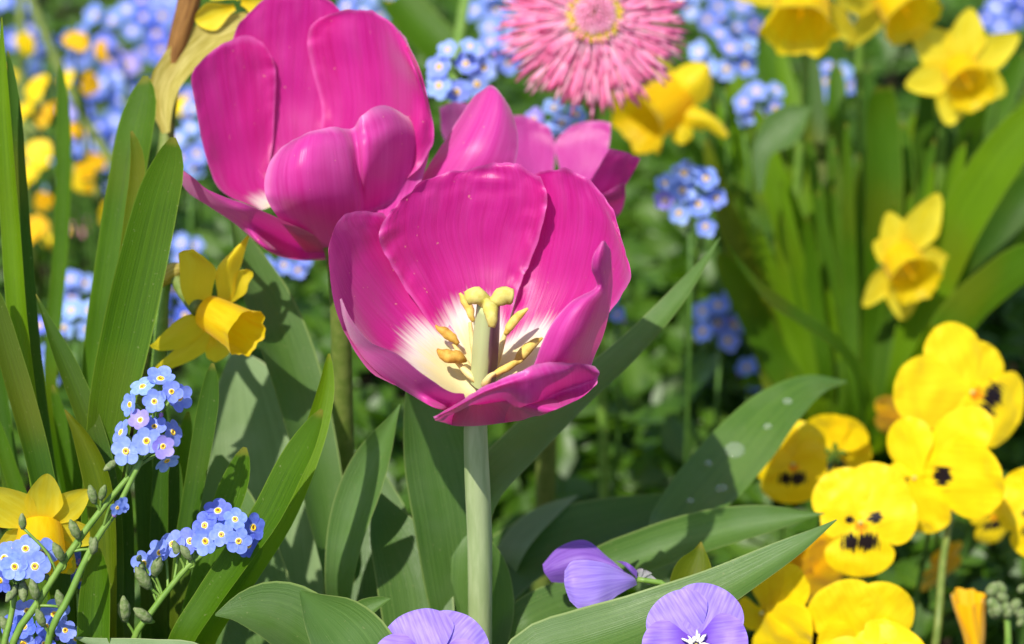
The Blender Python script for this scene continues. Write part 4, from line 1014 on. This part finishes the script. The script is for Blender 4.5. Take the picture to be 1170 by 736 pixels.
# ================================================================ strap leaves on the left
def clump(name, label, cat, base, leaves, group=None):
    T = Thing(name, label, cat, base, group)
    for i, (pts, d, wid, mat, kw) in enumerate(leaves):
        b = Vector(base) + Vector((rnd.uniform(-1.2, 1.2), rnd.uniform(-1.0, 1.2), 0))
        q = dict(cup=.14, tip=.07, face=(rnd.uniform(-.3, .3), .25, 1), seed=i, twist=rnd.uniform(-.5, .5), wave=.12); q.update(kw)
        T.add('leaf', leaf(pts, d, wid, b, **q), M[mat])
    return T
bA = P(120, 760, 66); bA.z = 0; bA.y += 4
clump('daffodil_leaf_clump', 'clump of tall blunt daffodil leaves standing left of the tulips', 'leaf clump', bA, [
    ([(167,87),(164,112),(155,150),(145,212),(132,300),(118,400),(108,480),(100,560),(100,680)], (69.5,68.5), [20,40,44,44,46,44,38,34,30], 'strap', dict(face=(-.25,.2,1))),
    ([(150,150),(156,172),(157,200),(152,240),(142,320),(132,420),(125,560)], 67, [8,16,18,18,18,18,18], 'strap_olive', {}),
    ([(198,157),(194,182),(181,225),(163,300),(145,380),(130,450),(120,520),(112,600),(112,700)], (65.2,65.5), [20,38,50,56,58,54,46,38,32], 'strap', dict(face=(.2,.25,1), cup=.10)),
    ([(41,336),(62,385),(86,440),(108,500),(122,560),(128,640),(128,720)], (65.5,65), [4,20,26,28,28,26,26], 'strap_dark', dict(face=(.3,.3,1), tip=.15)),
    ([(74,468),(94,500),(112,545),(120,600),(122,650),(124,730)], (64,64), [8,28,34,34,32,30], 'strap_olive', dict(face=(-.3,.3,1), cup=.3, tip=.2)),
    ([(112,626),(111,660),(109,700),(108,750)], 62.8, [26,36,38,38], 'strap', dict(cup=.25, tip=.14, face=(-.2,.3,1))),
    ([(140,540),(142,600),(142,660),(142,740)], 66, [20,26,28,28], 'strap_dark', {}),
    ([(160,470),(164,540),(168,620),(172,720)], 67.5, [16,22,22,22], 'strap_dark', {}),
    ([(186,460),(184,540),(182,620),(182,720)], 67, [14,20,22,20], 'strap_dark', {}),
    ([(30,430),(48,520),(66,600),(84,700)], 68, [10,18,20,20], 'strap_dark', {}),
    ([(60,440),(78,520),(92,600),(102,700)], 69, [10,20,22,20], 'strap', {})])
bB = P(40, 740, 67); bB.z = 0; bB.y += 4
clump('daffodil_leaf_clump', 'clump of long slim daffodil leaves along the left edge', 'leaf clump', bB, [
    ([(2,20),(4,110),(10,200),(17,300),(27,412),(45,540),(60,640)], (66,66), [6,18,24,26,26,26,24], 'strap_lime', dict(face=(-.3,.2,1), cup=.25, tip=.12)),
    ([(9,58),(15,110),(20,200),(27,300),(36,412),(52,540),(66,640)], (67,67), [8,16,20,22,24,24,22], 'strap_dark', dict(face=(.3,.2,1), tip=.12)),
    ([(-12,320),(8,395),(28,465),(47,540),(62,620),(72,700)], (65,65), [20,28,30,28,26,26], 'strap_dark', dict(face=(.2,.3,1))),
    ([(-8,470),(10,530),(30,590),(48,660),(60,740)], 68, [10,18,20,20,20], 'strap', {}),
    ([(-30,250),(-14,380),(6,500),(26,620),(36,720)], 69, [14,22,24,22,20], 'strap_dark', {}),
    ([(-5,420),(4,500),(14,580),(30,700)], 70, [10,16,16,16], 'strap_lime', {})])
bC = P(60, 560, 77); bC.z = 0; bC.y += 3
clump('daffodil_leaf_clump', 'slender single daffodil leaf blurred before the far left flower bed', 'leaf clump', bC, [
    ([(69,70),(72,120),(73,200),(70,280),(64,350),(58,440)], (77,77), [8,16,19,18,17,16], 'strap', dict(tip=.12))])
bE = P(185, 830, 65); bE.z = 0; bE.y += 4
clump('daffodil_leaf_clump', 'clump of short curved daffodil leaves right of the leaning forget-me-not', 'leaf clump', bE, [
    ([(243,415),(240,450),(232,500),(222,560),(212,620),(205,720)], 66, [16,24,26,24,24,22], 'strap_dark', dict(tip=.1)),
    ([(280,511),(273,540),(259,580),(245,625),(225,690),(210,750)], 65, [24,36,36,32,30,28], 'strap', dict(tip=.12, face=(-.3,.3,1))),
    ([(368,468),(352,500),(330,540),(305,590),(270,640),(235,690),(205,740)], (63.4,63.8), [20,36,40,40,38,36,34], 'strap', dict(face=(-.35,.45,.9), tip=.1)),
    ([(376,404),(373,440),(364,480),(347,530),(322,590),(278,660),(232,730)], (65.5,64.5), [12,20,26,30,30,30,30], 'strap_lime', dict(face=(.3,.4,.9), tip=.1)),
    ([(300,620),(270,660),(240,700),(215,745)], 64.8, [16,24,26,26], 'strap_lime', dict(face=(.2,.4,.9))),
    ([(200,520),(200,580),(198,650),(196,740)], 67.5, [14,20,22,22], 'strap_dark', {}),
    ([(215,470),(208,540),(200,620),(196,720)], 68.5, [14,22,24,22], 'strap', {})])

# ================================================================ single broad tulip leaves
def tleaf(label, pts, d, wid, mat, base=None, **kw):
    q = W(pts, d); last = q[-1]; b = Vector(base) if base is not None else Vector((last.x, last.y+2, 0))
    m = leaf(pts, d, wid, b, **kw)
    return single('tulip_leaf', m, M[mat], label, 'leaf', 'broad tulip leaves', org=(b.x, b.y, 0))
tleaf('long pointed grey green leaf sweeping right to a tip by the full face pansy', [(956,594),(915,622),(868,650),(800,686),(730,716),(665,738),(610,756),(590,800)], (64.5,63.6), [3,26,46,66,84,92,80,60], 'tleaf', cup=.20, tip=.08, face=(-.25,.75,.75), wave=.08, seed=3)
tleaf('folded dark leaf with a pale crease lying behind the long pointed leaf', [(942,587),(900,592),(850,600),(800,612),(740,632),(680,660)], (71,70), [3,26,44,52,54,50], 'tleaf', cup=.3, tip=.15, face=(-.1,.5,.9), seed=4)
tleaf('dark broad leaf lying level behind the side view viola', [(812,560),(740,586),(660,610),(590,640),(540,700)], (77,73), [20,66,84,84,70], 'tleaf_dark', cup=.12, tip=.3, face=(0,.7,.7), seed=5)
tleaf('dark leaf lowest of all, under the side view viola', [(730,640),(690,676),(640,690),(590,720)], (69,68), [10,50,60,50], 'tleaf_dark', cup=.14, tip=.3, face=(0,.7,.7), seed=6)
tleaf('pale sunlit leaf patch right of the front tulip stem', [(660,566),(632,582),(604,604),(580,640)], (76,74), [14,34,40,34], 'tleaf_pale', cup=.1, tip=.4, face=(-.3,.6,.8), seed=7)
tleaf('small olive pointed leaf with yellow edge above the long pointed leaf', [(801,619),(798,636),(792,655),(786,690)], (67,66.5), [4,34,52,46], 'strap_olive', cup=.25, tip=.2, seed=8)
tleaf('rounded dark green leaf at the bottom, left of the curled leaf', [(246,703),(274,697),(312,702),(350,726),(384,770)], (63.5,63.5), [10,56,86,92,80], 'tleaf_dark', cup=.22, tip=.2, face=(.1,.65,.8), wave=.1, seed=9)
tleaf('curled green leaf with wavy rim at the bottom, left of the pale viola', [(343,675),(362,696),(388,722),(412,760)], (62.2,62.4), [20,70,96,96], 'tleaf', cup=.18, tip=.3, face=(.05,.35,.95), wave=.25, seed=10)
tleaf('small curled leaf rim behind the wavy leaf, foot of the left tulip', [(446,684),(432,690),(410,706),(395,740)], (63.5,63.5), [10,26,34,30], 'tleaf', cup=.4, tip=.2, face=(-.3,.5,.9), seed=11)
tleaf('level leaf along the bottom edge below the forget-me-nots', [(84,728),(120,738),(170,744),(225,752),(250,790)], (62.5,62.5), [6,24,34,36,30], 'tleaf_pale', cup=.15, tip=.12, face=(0,.8,.6), seed=12)
tleaf('tall grey green leaf half hidden between both tulip stems', [(430,560),(446,600),(470,660),(480,740)], (70,68), [20,70,90,80], 'tleaf_dark', cup=.1, tip=.3, face=(.2,.4,1), seed=13)
tleaf('pale leaf base filling the gap left of the left tulip stem', [(250,520),(262,600),(280,680),(300,760)], (70,69), [60,100,110,100], 'tleaf', cup=.06, tip=.3, face=(.2,.4,1), seed=14)
tleaf('pale leaf sliver under the folded dark leaf', [(788,612),(772,632),(752,652)], (71.5,71), [16,36,30], 'tleaf_pale', tip=.4, face=(-.2,.6,.8), seed=15)
# droplet leaf on its stalk
bq = Vector((P(690, 640, 72).x, P(690, 640, 72).y+2, 0))
TQ = Thing('broad_leaf', 'broad glossy leaf with water drops slanting up beside the yellow pansies', 'leaf', bq)
lfm = ribbon(W([(968,436),(930,440),(890,466),(850,510),(810,556),(770,598),(748,611)], (78,71.5)), [.1,1.0,1.75,2.2,2.2,1.6,.4], cup=.10, tip=.06, face=(-.25,.6,.8), n=50, nu=13)
lf = TQ.add('blade', lfm, M['bleaf'])
TQ.add('stalk', MB().tube(W([(752,610),(725,626),(700,638),(686,660)], (71.5,71))+[bq], [.11,.10,.10,.12], 8, 22), M['stem'])
gd = NT('water_drop'); pb = gd.n('ShaderNodeBsdfPrincipled'); pb.inputs['Base Color'].default_value = (.75, .82, .70, 1); pb.inputs['Alpha'].default_value = .12; pb.inputs['Roughness'].default_value = .04; pb.inputs['Coat Weight'].default_value = .6
gd.l(pb.outputs[0], gd.out.inputs['Surface']); M['drop'] = gd.m
lv = np.array(lfm.v).reshape(50, 13, 3)
for (a, b, r_) in ((26, 7, .34), (33, 4, .2), (20, 5, .14), (30, 9, .12), (14, 6, .16), (37, 7, .12)):
    p = Vector(lv[a, b]); nn = (Vector(lv[a, b+1])-p).cross(Vector(lv[a+1, b])-p).normalized()
    if nn.dot(CP-p) < 0: nn = -nn
    m = MB(); m.ball(p+nn*.03, r_, nn, .35, 12, 8); single('water_drop', m, M['drop'], None, 'water drop', 'water drops on the broad leaf')
labs = ['biggest water drop, near the middle of the broad leaf', 'water drop low on the broad leaf near its stalk', 'small water drop just above the biggest one', 'small water drop along the lower rim of the broad leaf', 'water drop highest on the broad leaf towards the tip', 'tiny water drop nearest the leaf stalk']
for o, l_ in zip([o for o in C.objects if o.name.startswith('water_drop')], labs): o['label'] = l_
g = NT('yellowed_spot')

# ================================================================ daffodil leaf clumps on the right
bR = P(985, 520, 93); bR.z = 0; bR.y += 3
RL = [
    ([(1003,100),(1007,130),(1009,190),(1008,260),(1004,360),(1000,460)], (89,91), [34,42,44,44,42,38], 'strap', dict(tip=.05)),
    ([(790,120),(812,180),(850,240),(885,310),(905,380),(920,460)], (94,92), [24,40,50,54,50,44], 'strap', dict(face=(-.3,.3,1))),
    ([(806,160),(822,220),(842,280),(862,340),(884,420),(900,480)], (90,91), [10,22,30,34,34,32], 'strap_olive', dict(face=(-.3,.3,1))),
    ([(910,160),(912,190),(918,240),(930,330),(945,430)], (94,93), [18,26,28,28,26], 'strap_lime', {}),
    ([(922,248),(926,290),(932,350),(944,430)], (88,90), [10,16,18,18], 'strap', {}),
    ([(826,267),(842,299),(873,335),(909,362),(950,390),(978,425),(990,480)], (77,86), [4,20,28,30,32,32,30], 'strap', dict(face=(.2,.6,.8), tip=.15)),
    ([(1195,120),(1142,184),(1106,240),(1076,300),(1050,370),(1032,450)], (86,90), [46,54,56,54,48,42], 'strap_lime', dict(face=(-.2,.35,1))),
    ([(1195,292),(1152,318),(1112,350),(1072,400),(1042,455)], (84,89), [50,64,66,56,44], 'strap', dict(face=(-.3,.6,.8))),
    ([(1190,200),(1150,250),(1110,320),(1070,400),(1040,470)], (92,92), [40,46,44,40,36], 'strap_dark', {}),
    ([(955,70),(957,160),(958,260),(962,380),(972,470)], (96,93), [20,28,30,28,26], 'strap', {}),
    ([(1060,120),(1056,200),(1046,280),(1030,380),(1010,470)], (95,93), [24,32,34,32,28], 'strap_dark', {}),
    ([(1110,150),(1085,220),(1060,290),(1035,380),(1015,470)], (93,93), [16,26,30,30,28], 'strap', {}),
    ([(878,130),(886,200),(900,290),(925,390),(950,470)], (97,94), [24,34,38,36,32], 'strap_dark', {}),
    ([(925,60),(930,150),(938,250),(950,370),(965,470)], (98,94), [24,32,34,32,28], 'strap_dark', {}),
    ([(1030,140),(1032,220),(1026,300),(1014,390),(1004,470)], (92,92), [20,30,32,30,28], 'strap', {}),
    ([(820,290),(850,340),(880,400),(915,460)], (89,91), [22,34,36,34], 'strap', dict(face=(-.3,.4,1))),
    ([(1170,60),(1130,140),(1090,240),(1050,350),(1020,460)], (99,95), [26,36,38,34,30], 'strap', {}),
    ([(1065,370),(1050,410),(1030,450),(1015,490)], (87,90), [14,24,26,24], 'strap_lime', {}),
    ([(1000,370),(1004,420),(1008,480)], (92,92), [20,26,26], 'strap_dark', {}),
    ([(945,330),(950,380),(956,450)], (90,91), [10,16,18], 'strap_lime', {})]
for q in range(48):
    tx = rnd.uniform(790, 1210); ty = rnd.uniform(40, 240); bx = 985+(tx-985)*.28+rnd.uniform(-20, 20)
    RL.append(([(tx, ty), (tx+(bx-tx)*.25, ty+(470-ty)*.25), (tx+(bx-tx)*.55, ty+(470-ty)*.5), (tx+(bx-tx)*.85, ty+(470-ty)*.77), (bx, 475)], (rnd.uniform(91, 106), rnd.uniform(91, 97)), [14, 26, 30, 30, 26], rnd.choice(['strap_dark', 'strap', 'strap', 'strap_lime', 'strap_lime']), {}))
for q in range(30):
    tx = rnd.uniform(840, 1130); ty = rnd.uniform(110, 290); bx = 985+(tx-985)*.35+rnd.uniform(-15, 15); dd = rnd.uniform(88.5, 93)
    RL.append(([(tx, ty), (tx+(bx-tx)*.3, ty+(475-ty)*.3), (tx+(bx-tx)*.6, ty+(475-ty)*.55), (bx, 478)], (dd, 91), [9, 15, 18, 17], rnd.choice(['strap', 'strap_lime', 'strap_lime', 'strap']), {}))
clump('daffodil_leaf_clump', 'big fan of upright daffodil leaves filling the upper right', 'leaf clump', bR, RL)
for lab, spot, d, rx, ry in (('dark rounded leaf in shade beside a small pale forget-me-not, right of the daisy', (900,142), 88, 30, 24),):
    c_ = P(*spot, d)
    m = ribbon(W([(928,122),(912,132),(892,150),(872,172),(868,220)], d), [.1,1.1,1.6,.8,.2], tip=.3, face=(-.3,.2,1))
    single('broad_leaf', m, M['tleaf_dark'], lab, 'leaf')
# thick blurred green leaf and stalks near the top middle
tleaf('blurred green leaf leaning at the top edge between left tulip and daisy', [(430,-30),(470,20),(505,60),(530,130),(560,210)], (98,96), [40,52,50,44,36], 'strap', face=(.2,.4,1))
bs = P(520, 260, 99); bs.z = 0
single('flower_stem', MB().tube(W([(536,-20),(527,30),(520,90),(516,170)], 96)+[bs], [.2,.22,.24,.25], 8), M['stem'], 'blurred pale green stalk at the top edge left of the daisy', 'stem', org=bs)
for i, (pts, d, lab) in enumerate(((((28,-20),(60,60),(100,140),(140,210)), 104, 'long pale stalk slanting across the blurred upper left bed'), (((24,-10),(24,60),(26,140),(30,240)), 108, 'upright pale stalk near the top left corner'), (((30,140),(70,180),(110,220),(140,260)), 104, 'thin stalk slanting low across the blurred bed'))):
    q = W(pts, d); b = Vector((q[-1].x, q[-1].y+3, 0))
    single('flower_stem', MB().tube(q+[b], [.2, .22, .22, .22], 8), M['stem_olive'], lab, 'stem', org=b)
# whitish green buds at the right edge
bk = P(1156, 700, 74); T = Thing('bud_spray', 'knobbly pale green bud spray at the right edge near the bottom', 'flower buds', Vector((bk.x, bk.y+1, 0)))
ms = MB(); ms.tube([P(1150, 690, 74), P(1152, 740, 74), Vector((bk.x, bk.y+1, 0))], [.1, .12, .14], 7)
T.add('stem', ms, M['stem'])
for q in range(16):
    c_ = P(1148+rnd.uniform(-14, 24), 688+rnd.uniform(-22, 24), 74+rnd.uniform(-.4, .4))
    m = MB(); m.ball(c_, rnd.uniform(.12, .22), (rnd.uniform(-1, 1), 0, 1), 1.3, 8, 6); T.add('bud', m, M['bud'])

# ================================================================ low leafy ground cover
m = MB(); rg = random.Random(3)
def oval(c, nrm, dr, L, Wd):
    nrm = nrm.normalized(); d = (dr-nrm*dr.dot(nrm)).normalized(); s = nrm.cross(d); rows = []
    for (t, ww, z) in ((0, .12, 0), (.25, .75, .05), (.55, 1.0, .07), (.82, .7, .02), (1.0, .08, -.06)):
        rows.append([tuple(c+d*(t*L)+s*(x*ww*Wd*.5)+nrm*(z*L+abs(x)*Wd*.12)) for x in (-1, -.5, 0, .5, 1)])
    m.grid(np.array(rows))
cnt = 0
while cnt < 17500:
    dep = rg.uniform(78, 172); px = rg.uniform(-480, 1650)
    x = (px-585)*KPX*dep
    y = dep*math.cos(PITCH)*1.06 + rg.uniform(-2, 2) - 2.5
    hmax = 6.5 + 2.5*noise.noise(Vector((x*.12, y*.12, 5))) + (2.5 if px > 800 else 0)
    if dep < 90: hmax *= .75
    z = hmax*rg.random()**.55
    if z < .2: continue
    L = rg.uniform(.7, 2.1)*(1.45 if 540 < px < 930 else 1.0 if px > 200 else .75)
    nrm = Vector((rg.gauss(0, .55), rg.gauss(-.35, .55), 1)); th = rg.uniform(0, 6.283)
    oval(Vector((x, y, z)), nrm, Vector((math.cos(th), math.sin(th), rg.uniform(-.5, .3))), L, L*rg.uniform(.5, .75)); cnt += 1
single('ground_cover', m, M['cover'], 'low dark green leafy carpet between the flowers', 'foliage', kind='stuff', org=(0, 100, 0))
